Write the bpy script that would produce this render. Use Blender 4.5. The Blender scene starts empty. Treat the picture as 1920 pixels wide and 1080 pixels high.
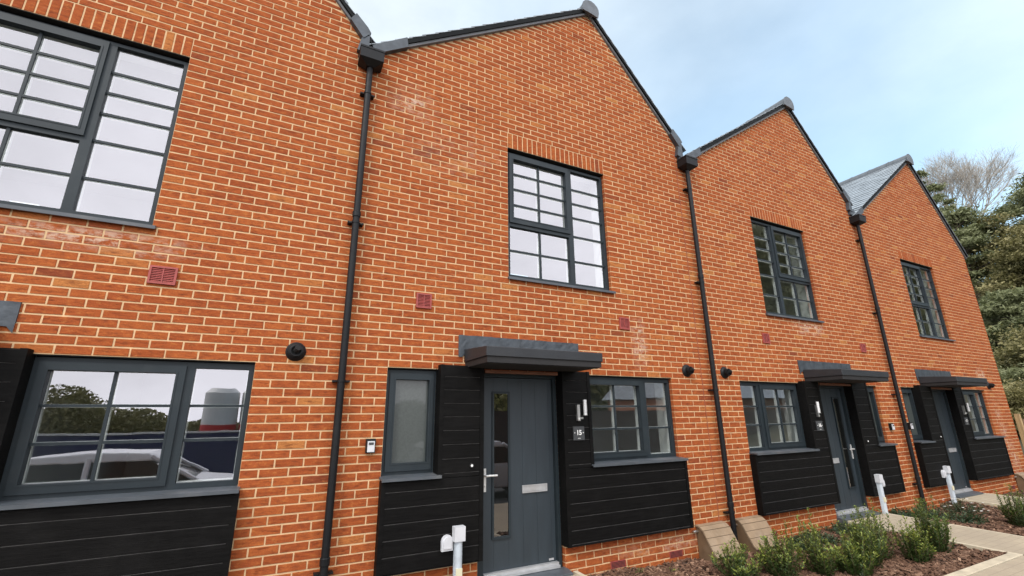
import bpy, math, random
from mathutils import Vector, Matrix
random.seed(7)
R = math.radians
scene = bpy.context.scene
col = scene.collection

# ------------------------------------------------------------------ helpers
CUR = {'o': 0.0, 'm': False}          # house origin along the street, mirrored plan or not
WL = {}                               # world position of each thing's base

class MB:
    """collects faces in world metres (house-local x when local=True) and links them as one mesh"""
    def __init__(s, local=False):
        s.v = []; s.f = []; s.local = local; s.tint = []
    def X(s, x):
        if not s.local: return x
        return CUR['o'] + (5.0 - x if CUR['m'] else x)
    def P(s, x, y, z):
        s.v.append((s.X(x), y, z)); return len(s.v) - 1
    def face(s, pts, tint=None):
        ids = [s.P(*p) for p in pts]
        if s.local and CUR['m']: ids.reverse()
        s.f.append(ids); s.tint.append(tint or (0.5, 0.5, 0.5)); return s
    def box(s, x0, x1, y0, y1, z0, z1, tint=None, skip=''):
        a = [(x0,y0,z0),(x1,y0,z0),(x1,y1,z0),(x0,y1,z0),(x0,y0,z1),(x1,y0,z1),(x1,y1,z1),(x0,y1,z1)]
        for k, q in zip('dufblr', ((0,3,2,1),(4,5,6,7),(0,1,5,4),(2,3,7,6),(3,0,4,7),(1,2,6,5))):
            if k in skip: continue
            s.face([a[i] for i in q], tint)
        return s
    def ring(s, x0, x1, z0, z1, wl, wr, wb, wt, y0, y1):
        s.box(x0, x0+wl, y0, y1, z0, z1); s.box(x1-wr, x1, y0, y1, z0, z1)
        s.box(x0+wl, x1-wr, y0, y1, z0, z0+wb); s.box(x0+wl, x1-wr, y0, y1, z1-wt, z1)
        return s
    def prism_y(s, poly, y0, y1, tint=None):
        """polygon in x,z (counter-clockwise seen from -y), extruded along y"""
        n = len(poly)
        s.face([(x, y0, z) for x, z in poly], tint)
        s.face([(x, y1, z) for x, z in reversed(poly)], tint)
        for i in range(n):
            (xa, za), (xb, zb) = poly[i], poly[(i+1) % n]
            s.face([(xa,y0,za),(xa,y1,za),(xb,y1,zb),(xb,y0,zb)], tint)
        return s
    def prism_x(s, poly, x0, x1, tint=None):
        """polygon in y,z extruded along x"""
        n = len(poly)
        s.face([(x0, y, z) for y, z in poly], tint)
        s.face([(x1, y, z) for y, z in reversed(poly)], tint)
        for i in range(n):
            (ya, za), (yb, zb) = poly[i], poly[(i+1) % n]
            s.face([(x0,ya,za),(x1,ya,za),(x1,yb,zb),(x0,yb,zb)], tint)
        return s
    def tube(s, pts, rad, n=12, caps=True, tint=None):
        """tapered tube along a polyline; rad number or list"""
        pts = [Vector(p) for p in pts]
        if not isinstance(rad, (list, tuple)): rad = [rad]*len(pts)
        base = len(s.v); up = Vector((0.13, 0.31, 0.94))
        for i, p in enumerate(pts):
            d = (pts[min(i+1, len(pts)-1)] - pts[max(i-1, 0)]).normalized()
            u = up.cross(d)
            if u.length < 0.2: u = Vector((1, 0, 0)).cross(d)
            u.normalize(); w = d.cross(u)
            for k in range(n):
                a = 2*math.pi*k/n
                q = p + (u*math.cos(a) + w*math.sin(a))*rad[i]
                s.P(q.x, q.y, q.z)
        for i in range(len(pts)-1):
            for k in range(n):
                a = base+i*n+k; b = base+i*n+(k+1) % n
                s.f.append([a, b, b+n, a+n]); s.tint.append(tint or (.5,.5,.5))
        if caps:
            s.f.append([base+k for k in reversed(range(n))]); s.tint.append(tint or (.5,.5,.5))
            e = base+(len(pts)-1)*n
            s.f.append([e+k for k in range(n)]); s.tint.append(tint or (.5,.5,.5))
        return s
    def lathe(s, c, axis, prof, n=24):
        """rings along an axis: prof = [(distance, radius)]"""
        ax = Vector(axis).normalized()
        return s.tube_fixed([Vector(c)+ax*d for d, r in prof], [r for d, r in prof], ax, n)
    def tube_fixed(s, pts, rad, d, n):
        u = Vector((0,0,1)).cross(d)
        if u.length < .1: u = Vector((1,0,0))
        u.normalize(); w = d.cross(u); base = len(s.v)
        for p, r in zip(pts, rad):
            for k in range(n):
                a = 2*math.pi*k/n; q = p+(u*math.cos(a)+w*math.sin(a))*r; s.P(q.x, q.y, q.z)
        for i in range(len(pts)-1):
            for k in range(n):
                a = base+i*n+k; b = base+i*n+(k+1) % n
                s.f.append([a,b,b+n,a+n]); s.tint.append((.5,.5,.5))
        s.f.append([base+k for k in reversed(range(n))]); s.tint.append((.5,.5,.5))
        e = base+(len(pts)-1)*n
        s.f.append([e+k for k in range(n)]); s.tint.append((.5,.5,.5))
        return s
    def build(s, name, mat, parent=None, bevel=0, smooth=False, tint=False, recalc=False, origin=None):
        o0 = WL[parent] if parent else Vector(origin or (0, 0, 0))
        me = bpy.data.meshes.new(name)
        me.from_pydata([(x-o0[0], y-o0[1], z-o0[2]) for x, y, z in s.v], [], s.f)
        if tint:
            at = me.attributes.new('tint', 'FLOAT_COLOR', 'CORNER')
            buf = []
            for f, t in zip(s.f, s.tint): buf += [t[0], t[1], t[2], 1.0]*len(f)
            at.data.foreach_set('color', buf)
        if recalc:
            import bmesh
            bm = bmesh.new(); bm.from_mesh(me); bmesh.ops.remove_doubles(bm, verts=bm.verts, dist=1e-5)
            bmesh.ops.recalc_face_normals(bm, faces=bm.faces); bm.to_mesh(me); bm.free()
        if smooth:
            me.polygons.foreach_set('use_smooth', [True]*len(me.polygons))
        me.materials.append(mat)
        o = bpy.data.objects.new(name, me); col.objects.link(o)
        if parent: o.parent = parent
        else: o.location = o0
        WL[o] = Vector(o0)
        if bevel:
            md = o.modifiers.new('bevel', 'BEVEL'); md.width = bevel; md.segments = 2; md.limit_method = 'ANGLE'
            md.angle_limit = R(40); md.harden_normals = False
        return o

def tag(o, label=None, cat=None, group=None, kind=None):
    if label: o['label'] = label
    if cat: o['category'] = cat
    if group: o['group'] = group
    if kind: o['kind'] = kind
    return o

def thing(name, label, cat, loc, group=None):
    o = bpy.data.objects.new(name, None); col.objects.link(o); o.location = loc
    o.empty_display_size = .2
    WL[o] = Vector(loc)
    return tag(o, label, cat, group)

# ------------------------------------------------------------------ materials
def nodes_of(name):
    m = bpy.data.materials.new(name); m.use_nodes = True
    nt = m.node_tree; nt.nodes.clear()
    out = nt.nodes.new('ShaderNodeOutputMaterial')
    return m, nt, out
def N(nt, typ, **kw):
    n = nt.nodes.new(typ)
    for k, v in kw.items():
        if k in n.inputs.keys() if hasattr(n.inputs, 'keys') else False: n.inputs[k].default_value = v
        else: setattr(n, k, v)
    return n
def L(nt, a, b): nt.links.new(a, b)
def pos(nt, scale=(1,1,1)):
    g = nt.nodes.new('ShaderNodeNewGeometry'); mp = nt.nodes.new('ShaderNodeMapping')
    mp.inputs['Scale'].default_value = scale
    L(nt, g.outputs['Position'], mp.inputs['Vector']); return mp.outputs['Vector']
def noise(nt, vec, scale, detail=4, rough=.55):
    n = nt.nodes.new('ShaderNodeTexNoise'); n.inputs['Scale'].default_value = scale
    n.inputs['Detail'].default_value = detail; n.inputs['Roughness'].default_value = rough
    L(nt, vec, n.inputs['Vector']); return n.outputs['Fac']
def ramp(nt, fac, stops):
    r = nt.nodes.new('ShaderNodeValToRGB'); el = r.color_ramp.elements
    while len(el) < len(stops): el.new(0.5)
    for e, (p, c) in zip(el, stops):
        e.position = p; e.color = (c, c, c, 1) if isinstance(c, (int, float)) else (*c, 1)
    L(nt, fac, r.inputs['Fac']); return r.outputs['Color']
def mix(nt, fac, a, b, blend='MIX'):
    m = nt.nodes.new('ShaderNodeMix'); m.data_type = 'RGBA'; m.blend_type = blend
    for sock, v in ((m.inputs[0], fac), (m.inputs[6], a), (m.inputs[7], b)):
        if isinstance(v, (int, float)): sock.default_value = v
        elif isinstance(v, tuple): sock.default_value = (*v, 1)
        else: L(nt, v, sock)
    return m.outputs[2]
def math_(nt, op, a, b=None, c=None, clamp=False):
    m = nt.nodes.new('ShaderNodeMath'); m.operation = op; m.use_clamp = clamp
    for i, v in enumerate((a, b, c)):
        if v is None: continue
        if isinstance(v, (int, float)): m.inputs[i].default_value = v
        else: L(nt, v, m.inputs[i])
    return m.outputs[0]
def bump(nt, h, strength, dist=.01):
    b = nt.nodes.new('ShaderNodeBump'); b.inputs['Strength'].default_value = strength
    b.inputs['Distance'].default_value = dist; L(nt, h, b.inputs['Height']); return b.outputs['Normal']

def surface(name, c, rough=.5, metal=0, var=.15, vscale=6, bumps=0, bscale=60, stretch=(1,1,1), spec=.5, dirt=None):
    m, nt, out = nodes_of(name)
    b = nt.nodes.new('ShaderNodeBsdfPrincipled')
    v = pos(nt, stretch)
    f = noise(nt, v, vscale, 5)
    lo = tuple(x*(1-var) for x in c); hi = tuple(min(1, x*(1+var)) for x in c)
    cc = ramp(nt, f, [(.3, lo), (.7, hi)])
    if dirt:
        f2 = noise(nt, pos(nt), 2.3, 6, .7)
        cc = mix(nt, ramp(nt, f2, [(.52, 0), (.75, .6)]), cc, dirt)
    L(nt, cc, b.inputs['Base Color'])
    b.inputs['Roughness'].default_value = rough; b.inputs['Metallic'].default_value = metal
    b.inputs['Specular IOR Level'].default_value = spec
    f3 = noise(nt, v, bscale, 3)
    rr = math_(nt, 'MULTIPLY_ADD', f3, .2, rough-.1, clamp=True); L(nt, rr, b.inputs['Roughness'])
    if bumps: L(nt, bump(nt, f3, bumps, .004), b.inputs['Normal'])
    L(nt, b.outputs[0], out.inputs[0]); return m

def brick_mat():
    m, nt, out = nodes_of('red_brick')
    b = nt.nodes.new('ShaderNodeBsdfPrincipled')
    at = nt.nodes.new('ShaderNodeAttribute'); at.attribute_name = 'tint'
    sep = nt.nodes.new('ShaderNodeSeparateColor'); L(nt, at.outputs['Color'], sep.inputs[0])
    c = ramp(nt, sep.outputs[0], [(0, BRICK[0]), (.10, BRICK[1]), (.5, BRICK[2]), (.9, BRICK[3]), (1, BRICK[4])])
    v = pos(nt)
    vs = pos(nt, (6, 6, 26))
    crease = noise(nt, vs, 1.6, 6, .65)
    fine = noise(nt, v, 90, 3, .6)
    mott = noise(nt, pos(nt, (1, 1, 1.7)), 17, 5, .68)
    c = mix(nt, ramp(nt, crease, [(.32, .75), (.47, 0)]), c, (.105, .024, .011))
    c = mix(nt, ramp(nt, crease, [(.56, 0), (.72, .65)]), c, (.52, .175, .042))
    c = mix(nt, ramp(nt, fine, [(.35, .35), (.6, 0)]), c, (.16, .045, .02))
    c = mix(nt, ramp(nt, mott, [(.33, .55), (.48, 0)]), c, (.17, .05, .022))
    c = mix(nt, ramp(nt, mott, [(.55, 0), (.70, .5)]), c, (.52, .20, .060))
    # mortar smears and lime bloom: real stains with their own outline
    big = noise(nt, v, .55, 3); med = noise(nt, pos(nt, (11, 11, 20)), 1.0, 6, .72)
    bl = math_(nt, 'MULTIPLY', ramp(nt, big, [(.54, 0), (.70, 1)]), ramp(nt, med, [(.58, 0), (.74, .55)]))
    g = nt.nodes.new('ShaderNodeNewGeometry')
    for (cx, cz, rx, rz, amt) in STAINS:
        sub = nt.nodes.new('ShaderNodeVectorMath'); sub.operation = 'SUBTRACT'
        L(nt, g.outputs['Position'], sub.inputs[0]); sub.inputs[1].default_value = (cx, 0, cz)
        sc = nt.nodes.new('ShaderNodeVectorMath'); sc.operation = 'MULTIPLY'
        L(nt, sub.outputs[0], sc.inputs[0]); sc.inputs[1].default_value = (1/rx, 0, 1/rz)
        ln = nt.nodes.new('ShaderNodeVectorMath'); ln.operation = 'LENGTH'; L(nt, sc.outputs[0], ln.inputs[0])
        k = math_(nt, 'MULTIPLY', math_(nt, 'SUBTRACT', 1, ln.outputs['Value'], clamp=True), ramp(nt, med, [(.44, 0), (.58, 1)]))
        bl = math_(nt, 'MULTIPLY_ADD', k, amt, bl, clamp=True)
    bl = math_(nt, 'MULTIPLY', bl, ramp(nt, sep.outputs[1], [(.15, .12), (.75, 1)]))
    c = mix(nt, bl, c, (.60, .49, .38))
    L(nt, c, b.inputs['Base Color'])
    b.inputs['Roughness'].default_value = .92; b.inputs['Specular IOR Level'].default_value = .1
    h = math_(nt, 'ADD', math_(nt, 'MULTIPLY', crease, 1.4), math_(nt, 'MULTIPLY', fine, .35))
    L(nt, bump(nt, h, .8, .006), b.inputs['Normal'])
    L(nt, b.outputs[0], out.inputs[0]); return m

BRICK = [(.22,.054,.024), (.285,.066,.021), (.345,.085,.0255), (.40,.112,.032), (.45,.180,.055)]
STAINS = [(12.75, 3.08, .55, .16, 1.6), (5.55, 5.25, .35, .30, .8), (8.78, 2.55, .18, .45, 1.0), (6.1, 4.7, .9, .5, .2),
          (3.0, 3.05, .9, .14, .9), (19.35, 2.45, .3, .2, 1.3), (19.7, 1.3, .25, .7, .6), (9.0, .12, 1.2, .12, .5),
          (19.9, .6, .3, .8, .7), (2.7, 6.0, .8, .35, .35)]

def glass_mat(name, tintc=(.86,.9,.88), base=.31):
    m, nt, out = nodes_of(name)
    tr = nt.nodes.new('ShaderNodeBsdfTransparent'); tr.inputs[0].default_value = (*tintc, 1)
    gl = nt.nodes.new('ShaderNodeBsdfGlossy'); gl.inputs['Roughness'].default_value = 0.0
    gl.inputs['Color'].default_value = (.97, .96, 1, 1)
    fr = nt.nodes.new('ShaderNodeLayerWeight'); fr.inputs['Blend'].default_value = .5
    fac = math_(nt, 'MULTIPLY_ADD', math_(nt, 'POWER', fr.outputs['Facing'], 4.0), .75, base, clamp=True)
    h = noise(nt, pos(nt), 2.2, 2)
    nn = bump(nt, h, .03, .02); L(nt, nn, gl.inputs['Normal'])
    mx = nt.nodes.new('ShaderNodeMixShader'); L(nt, fac, mx.inputs[0]); L(nt, tr.outputs[0], mx.inputs[1]); L(nt, gl.outputs[0], mx.inputs[2])
    L(nt, mx.outputs[0], out.inputs[0]); return m

def frosted_mat():
    m, nt, out = nodes_of('frosted_glass')
    b = nt.nodes.new('ShaderNodeBsdfPrincipled')
    f = noise(nt, pos(nt), 55, 3)
    L(nt, ramp(nt, f, [(.3, (.045,.054,.050)), (.7, (.062,.073,.068))]), b.inputs['Base Color'])
    b.inputs['Roughness'].default_value = .42; b.inputs['Specular IOR Level'].default_value = .6
    b.inputs['Coat Weight'].default_value = .55; b.inputs['Coat Roughness'].default_value = .03
    L(nt, b.outputs[0], out.inputs[0]); return m

def leaf_mat(name, lo, mid, hi, rough=.5, trans=.25):
    m, nt, out = nodes_of(name)
    at = nt.nodes.new('ShaderNodeAttribute'); at.attribute_name = 'tint'
    sep = nt.nodes.new('ShaderNodeSeparateColor'); L(nt, at.outputs['Color'], sep.inputs[0])
    c = ramp(nt, sep.outputs[0], [(0, lo), (.5, mid), (1, hi)])
    b = nt.nodes.new('ShaderNodeBsdfPrincipled'); L(nt, c, b.inputs['Base Color'])
    b.inputs['Roughness'].default_value = rough; b.inputs['Specular IOR Level'].default_value = .35
    t = nt.nodes.new('ShaderNodeBsdfTranslucent'); L(nt, mix(nt, .5, c, (.12,.16,.03)), t.inputs[0])
    mx = nt.nodes.new('ShaderNodeMixShader'); mx.inputs[0].default_value = trans
    L(nt, b.outputs[0], mx.inputs[1]); L(nt, t.outputs[0], mx.inputs[2]); L(nt, mx.outputs[0], out.inputs[0]); return m

def tint_mat(name, lo, mid, hi, rough=.9):
    return leaf_mat(name, lo, mid, hi, rough, 0.0)

def paving_mat():
    m, nt, out = nodes_of('block_paving')
    b = nt.nodes.new('ShaderNodeBsdfPrincipled'); v = pos(nt)
    br = nt.nodes.new('ShaderNodeTexBrick'); L(nt, v, br.inputs['Vector'])
    br.inputs['Color1'].default_value = (.40,.33,.23,1); br.inputs['Color2'].default_value = (.44,.365,.255,1); br.inputs['Mortar'].default_value = (.30,.245,.17,1)
    br.inputs['Scale'].default_value = 1; br.inputs['Mortar Size'].default_value = .004
    br.inputs['Brick Width'].default_value = .2; br.inputs['Row Height'].default_value = .1
    c = mix(nt, ramp(nt, noise(nt, v, 1.2, 5), [(.35, .45), (.65, 0)]), br.outputs[0], (.24,.2,.15))
    c = mix(nt, ramp(nt, noise(nt, v, 140, 2), [(.4, .3), (.6, 0)]), c, (.18,.15,.11))
    L(nt, c, b.inputs['Base Color']); b.inputs['Roughness'].default_value = .9
    L(nt, b.outputs[0], out.inputs[0]); return m

M = {}
M['brick'] = brick_mat()
M['mortar'] = surface('buff_mortar', (.585,.40,.225), .95, var=.16, vscale=9, bumps=.4, bscale=150, spec=.1)
M['seam_highlight'] = surface('painted_seam_highlight', (.09,.086,.082), .8, var=.4, vscale=3, stretch=(3,1,1), spec=.2)  # paler seam strips: sky light caught by the board chamfers, painted as colour
M['frame'] = surface('anthracite_paint', (.016,.0235,.028), .5, var=.14, vscale=3, bumps=.05, bscale=200, spec=.3, dirt=(.035,.042,.045))
M['door'] = surface('door_paint', (.022,.032,.040), .5, var=.12, vscale=2.5, bumps=.18, bscale=26, stretch=(6,6,.8))
M['black_timber'] = surface('black_stained_timber', (.0042,.0040,.0038), .6, var=.5, vscale=3, bumps=.5, bscale=16, stretch=(1.2,8,22), spec=.10, dirt=(.0115,.011,.0105))
M['pipe'] = surface('black_pipe', (.0065,.0072,.0082), .5, var=.18, vscale=2.0, bumps=.12, bscale=30, spec=.24, dirt=(.018,.018,.0175))
M['canopy'] = surface('dark_canopy', (.016,.018,.021), .55, var=.2, vscale=4, bumps=.2, bscale=40, dirt=(.028,.027,.026))
M['soffit'] = surface('dark_soffit', (.012,.011,.011), .7, var=.2)
M['lead'] = surface('lead_flashing', (.052,.062,.072), .5, var=.28, vscale=9, bumps=.9, bscale=14, metal=.25, dirt=(.10,.11,.12))
M['verge'] = surface('verge_trim', (.006,.0075,.008), .7, var=.2, vscale=5, spec=.12)
M['cloak'] = surface('grey_undercloak', (.14,.145,.15), .8, var=.2, vscale=7, bumps=.2, bscale=50)
M['ridge'] = surface('ridge_tile', (.11,.125,.14), .7, var=.2, vscale=8, bumps=.3, bscale=60)
M['slate'] = surface('roof_slate', (.30,.335,.36), .38, var=.35, vscale=9, bumps=.4, bscale=40, stretch=(1,.45,1))
M['sill'] = surface('grey_sill', (.062,.072,.082), .45, var=.18, vscale=5, dirt=(.16,.15,.14))
M['steel'] = surface('brushed_steel', (.62,.62,.60), .32, metal=.9, var=.08, bumps=.08, bscale=80, stretch=(1,1,8))
M['alu'] = surface('aluminium', (.5,.51,.52), .45, metal=.55, var=.1, vscale=12, dirt=(.3,.28,.25))
M['white'] = surface('white_upvc', (.78,.79,.78), .4, var=.04)
M['white_handle'] = surface('satin_handle', (.72,.72,.70), .3, metal=.35, var=.04)
M['room'] = surface('room_plaster', (.55,.56,.53), .9, var=.05, vscale=2)
M['floor'] = surface('room_floor', (.18,.13,.09), .7, var=.2)
M['vent'] = surface('red_vent', (.30,.055,.045), .55, var=.14, vscale=20)
M['dark'] = surface('dark_void', (.006,.006,.006), .9, var=.1)
M['brown'] = surface('brown_batten', (.16,.065,.035), .7, var=.25, vscale=8, stretch=(1,6,6))
M['gasbox'] = surface('brown_meter_box', (.135,.085,.045), .65, var=.25, vscale=4, bumps=.15, bscale=70, dirt=(.2,.15,.10))
M['gaslid'] = surface('fawn_meter_lid', (.235,.165,.10), .8, var=.2, vscale=5, bumps=.25, bscale=90, dirt=(.38,.3,.22))
M['greyplastic'] = surface('grey_plastic', (.55,.56,.58), .5, var=.08, vscale=9)
M['conduit'] = surface('pale_conduit', (.46,.51,.55), .45, var=.14, vscale=7, dirt=(.5,.48,.4))
M['paleyellow'] = surface('pale_label', (.62,.58,.40), .6, var=.08)
M['plate'] = surface('slate_plate', (.045,.048,.05), .7, var=.2, vscale=25, bumps=.25, bscale=120)
M['numeral'] = surface('white_numeral', (.85,.85,.82), .5, var=.02)
M['joint'] = surface('red_sealant', (.26,.075,.035), .85, var=.2)
M['glass'] = glass_mat('window_glass')
M['frosted'] = frosted_mat()
M['doorglass'] = glass_mat('door_glass', (.55,.58,.56), .17)
M['path'] = paving_mat()
M['edging'] = surface('pale_edging', (.46,.40,.29), .9, var=.18, vscale=6, bumps=.3, bscale=90)
M['soil'] = surface('dark_soil', (.055,.034,.022), .95, var=.4, vscale=18, bumps=.8, bscale=40)
M['tarmac'] = surface('asphalt', (.055,.055,.055), .9, var=.25, vscale=3, bumps=.4, bscale=180)
M['hill'] = surface('leaf_litter', (.05,.045,.022), .95, var=.5, vscale=.6, bumps=.6, bscale=3)
M['bark'] = tint_mat('bark_chip', (.045,.023,.014), (.130,.068,.040), (.32,.20,.13))
M['box_leaf'] = leaf_mat('hebe_leaf', (.018,.040,.012), (.078,.125,.027), (.29,.33,.06), .42, .28)
M['low_leaf'] = leaf_mat('groundcover_leaf', (.012,.03,.014), (.032,.066,.028), (.085,.12,.05), .5, .2)
M['petal'] = tint_mat('white_petal', (.6,.58,.5), (.75,.74,.68), (.82,.82,.8), .6)
M['stem'] = surface('plant_stem', (.09,.065,.03), .9, var=.3, vscale=30)
M['trunk'] = surface('tree_bark', (.085,.065,.045), .95, var=.4, vscale=4, bumps=.8, bscale=12)
M['twig'] = surface('bare_twig', (.38,.35,.31), .95, var=.3, vscale=4)
M['pine'] = leaf_mat('pine_needles', (.065,.076,.034), (.185,.20,.092), (.28,.295,.165), .6, .15)
M['woodland'] = leaf_mat('woodland_leaf', (.10,.095,.034), (.22,.205,.08), (.34,.31,.14), .6, .35)
M['ivy'] = leaf_mat('ivy_scrub', (.06,.055,.019), (.19,.168,.066), (.31,.27,.125), .6, .2)
M['fence'] = surface('fence_timber', (.17,.095,.045), .85, var=.35, vscale=4, bumps=.4, bscale=20, stretch=(5,5,.7))
M['fence_pale'] = surface('pale_timber', (.40,.27,.13), .85, var=.25, vscale=5, stretch=(5,5,.7))
M['navy'] = surface('navy_hoarding', (.014,.019,.085), .5, var=.1, vscale=1)
M['brownboard'] = surface('brown_hoarding', (.075,.045,.036), .6, var=.12, vscale=1)
M['silo'] = surface('silo_white', (.72,.72,.70), .5, var=.08, vscale=2)
M['red'] = surface('silo_red', (.5,.02,.02), .5, var=.06)
M['carpaint'] = surface('white_car_paint', (.68,.69,.72), .25, var=.03)
M['tyre'] = surface('tyre_rubber', (.02,.02,.02), .8, var=.2)
M['carglass'] = surface('dark_car_glass', (.015,.017,.018), .08, var=.1)
M['farbrick'] = surface('far_brick', (.24,.10,.055), .9, var=.25, vscale=7)

# ------------------------------------------------------------------ brick walls
BH, BL, J = .0742, .2275, .0088
ZREF = 2.111
def gable_top(x, g):
    """height of the brickwork at x for gable g = (uL, sL, uR, sR): two lines through z 6.5"""
    return min(6.5 + g[1]*(x-g[0]), 6.5 + g[3]*(x-g[2]))
def brick_tint(rng, xc, zc):
    t = min(1, max(0, rng.gauss(.5, .17)))
    if rng.random() < .035: t = rng.uniform(.93, 1)
    if rng.random() < .006: t = rng.uniform(0, .05)
    return (t, rng.random(), rng.random())
def put_brick(mb, x0, x1, z0, z1, rng, zt0=None, zt1=None, yb=.006, dl=None, dr=None):
    """one brick face with chamfered arrises; zt0/zt1 give a cut (sloping) top"""
    c = .0035; jit = lambda: rng.uniform(-.0012, .0012)
    y = rng.uniform(-.0018, .0012)
    zt0 = z1 if zt0 is None else zt0; zt1 = z1 if zt1 is None else zt1
    o = [(x0+jit(), z0+jit()), (x1+jit(), z0+jit()), (x1+jit(), zt1+jit()), (x0+jit(), zt0+jit())]
    cx = (x0+x1)/2
    i = []
    for (x, z) in o:
        sx = c if x < cx else -c
        sz = c if z < (z0+max(zt0, zt1))/2 else -c
        i.append((x+sx, z+sz))
    t = brick_tint(rng, cx, z0)
    mb.face([(x, y, z) for x, z in i], t)
    for a in range(4):
        b = (a+1) % 4
        ya = yb
        mb.face([(o[a][0], ya, o[a][1]), (o[b][0], ya, o[b][1]), (i[b][0], y, i[b][1]), (i[a][0], y, i[a][1])], t)
    if dl: mb.face([(o[0][0], yb, o[0][1]), (o[3][0], yb, o[3][1]), (o[3][0], dl, o[3][1]), (o[0][0], dl, o[0][1])], t)
    if dr: mb.face([(o[1][0], yb, o[1][1]), (o[1][0], dr, o[1][1]), (o[2][0], dr, o[2][1]), (o[2][0], yb, o[2][1])], t)

def brick_wall(mb, mm, xl, xr, zb, g, holes, soldiers, seed):
    """bricks into mb, mortar backing into mm; holes = list of (x0,x1,z0,z1)"""
    rng = random.Random(seed)
    n0 = int(math.floor((zb-ZREF)/BH)); ztop = 8.0
    n = n0
    while ZREF+n*BH < ztop:
        z0 = ZREF+n*BH+J/2; z1 = z0+BH-J; zc = (z0+z1)/2
        off = (n % 2)*BL/2
        # solid spans of this course under the gable
        a = xl; b = xr
        if gable_top(xl, g) < zc: a = g[0]+(zc-6.5)/g[1]
        if gable_top(xr, g) < zc: b = g[2]+(zc-6.5)/g[3]
        if a >= b: break
        spans = [(a, b, False, False)]
        for (h0, h1, hz0, hz1) in holes+soldiers:
            if hz0-.02 < zc < hz1+.02 and (hz0 < zc < hz1):
                ns = []
                for (p, q, el, er) in spans:
                    if h1 <= p or h0 >= q: ns.append((p, q, el, er)); continue
                    if h0 > p: ns.append((p, h0, el, True))
                    if h1 < q: ns.append((h1, q, True, er))
                spans = ns
        for (p, q, el, er) in spans:
            # joints inside the span
            js = []
            k = math.ceil((p-off)/BL)
            while off+k*BL < q:
                js.append(off+k*BL); k += 1
            js = [x for x in js if x-p > .055 and q-x > .055]
            xs = [p-J/2 if (el or p == xl) else p] + js + [q+J/2 if (er or q == xr) else q]
            for x0, x1 in zip(xs, xs[1:]):
                A, B = x0+J/2, x1-J/2
                if B-A < .012: continue
                t0 = min(z1, gable_top(A, g)); t1 = min(z1, gable_top(B, g))
                if max(t0, t1) < z0+.01: continue
                t0 = max(t0, z0+.004); t1 = max(t1, z0+.004)
                put_brick(mb, A, B, z0, z1, rng, t0, t1, dl=.09 if (el and x0 == xs[0]) else None, dr=.09 if (er and x1 == xs[-1]) else None)
        n += 1
    for (s0, s1, z0, z1) in soldiers:
        k = round((s1-s0)/.0745); w = (s1-s0)/k
        for i in range(k):
            put_brick(mb, s0+i*w+J/2, s0+(i+1)*w-J/2, z0+.002, z1-J/2, rng)
            mb.face([(s0+i*w+J/2, .004, z0+.002), (s0+(i+1)*w-J/2, .004, z0+.002), (s0+(i+1)*w-J/2, .085, z0+.002), (s0+i*w+J/2, .085, z0+.002)], brick_tint(rng, 0, 0))
    # mortar: sheet with openings, just behind the arrises, and its returns into the openings
    xs = sorted({xl, xr, *[v for h in holes for v in h[:2]]})
    Y = .0032
    for x0, x1 in zip(xs, xs[1:]):
        cs = sorted([(h[2], h[3]) for h in holes if h[0] < (x0+x1)/2 < h[1]])
        z = zb
        for (h0, h1) in cs:
            if h0 > z: mm.face([(x0,Y,z),(x1,Y,z),(x1,Y,h0),(x0,Y,h0)])
            z = h1
        pk = [x0]
        ax = (g[3]*g[2]-g[1]*g[0])/(g[3]-g[1])
        if x0 < ax < x1: pk.append(ax)
        pk.append(x1)
        for p, q in zip(pk, pk[1:]):
            mm.face([(p,Y,z),(q,Y,z),(q,Y,gable_top(q, g)-.004),(p,Y,gable_top(p, g)-.004)])
    for (h0, h1, z0, z1) in holes:
        mm.face([(h0-.002,Y,z0),(h0-.002,Y,z1),(h0-.002,.12,z1),(h0-.002,.12,z0)])
        mm.face([(h1+.002,Y,z0),(h1+.002,.12,z0),(h1+.002,.12,z1),(h1+.002,Y,z1)])
        mm.face([(h0,Y,z1+.003),(h1,Y,z1+.003),(h1,.12,z1+.003),(h0,.12,z1+.003)])
        mm.face([(h0,Y,z0-.003),(h0,.12,z0-.003),(h1,.12,z0-.003),(h1,Y,z0-.003)])

def holed_sheet(mb, x0, x1, z0, z1, holes, Y):
    xs = sorted({x0, x1, *[v for h in holes for v in h[:2]]})
    for a, b in zip(xs, xs[1:]):
        z = z0
        for (h0, h1) in sorted([(h[2], h[3]) for h in holes if h[0] < (a+b)/2 < h[1]]):
            if h0 > z: mb.face([(a,Y,z),(b,Y,z),(b,Y,h0),(a,Y,h0)])
            z = h1
        if z < z1: mb.face([(a,Y,z),(b,Y,z),(b,Y,z1),(a,Y,z1)])

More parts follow.
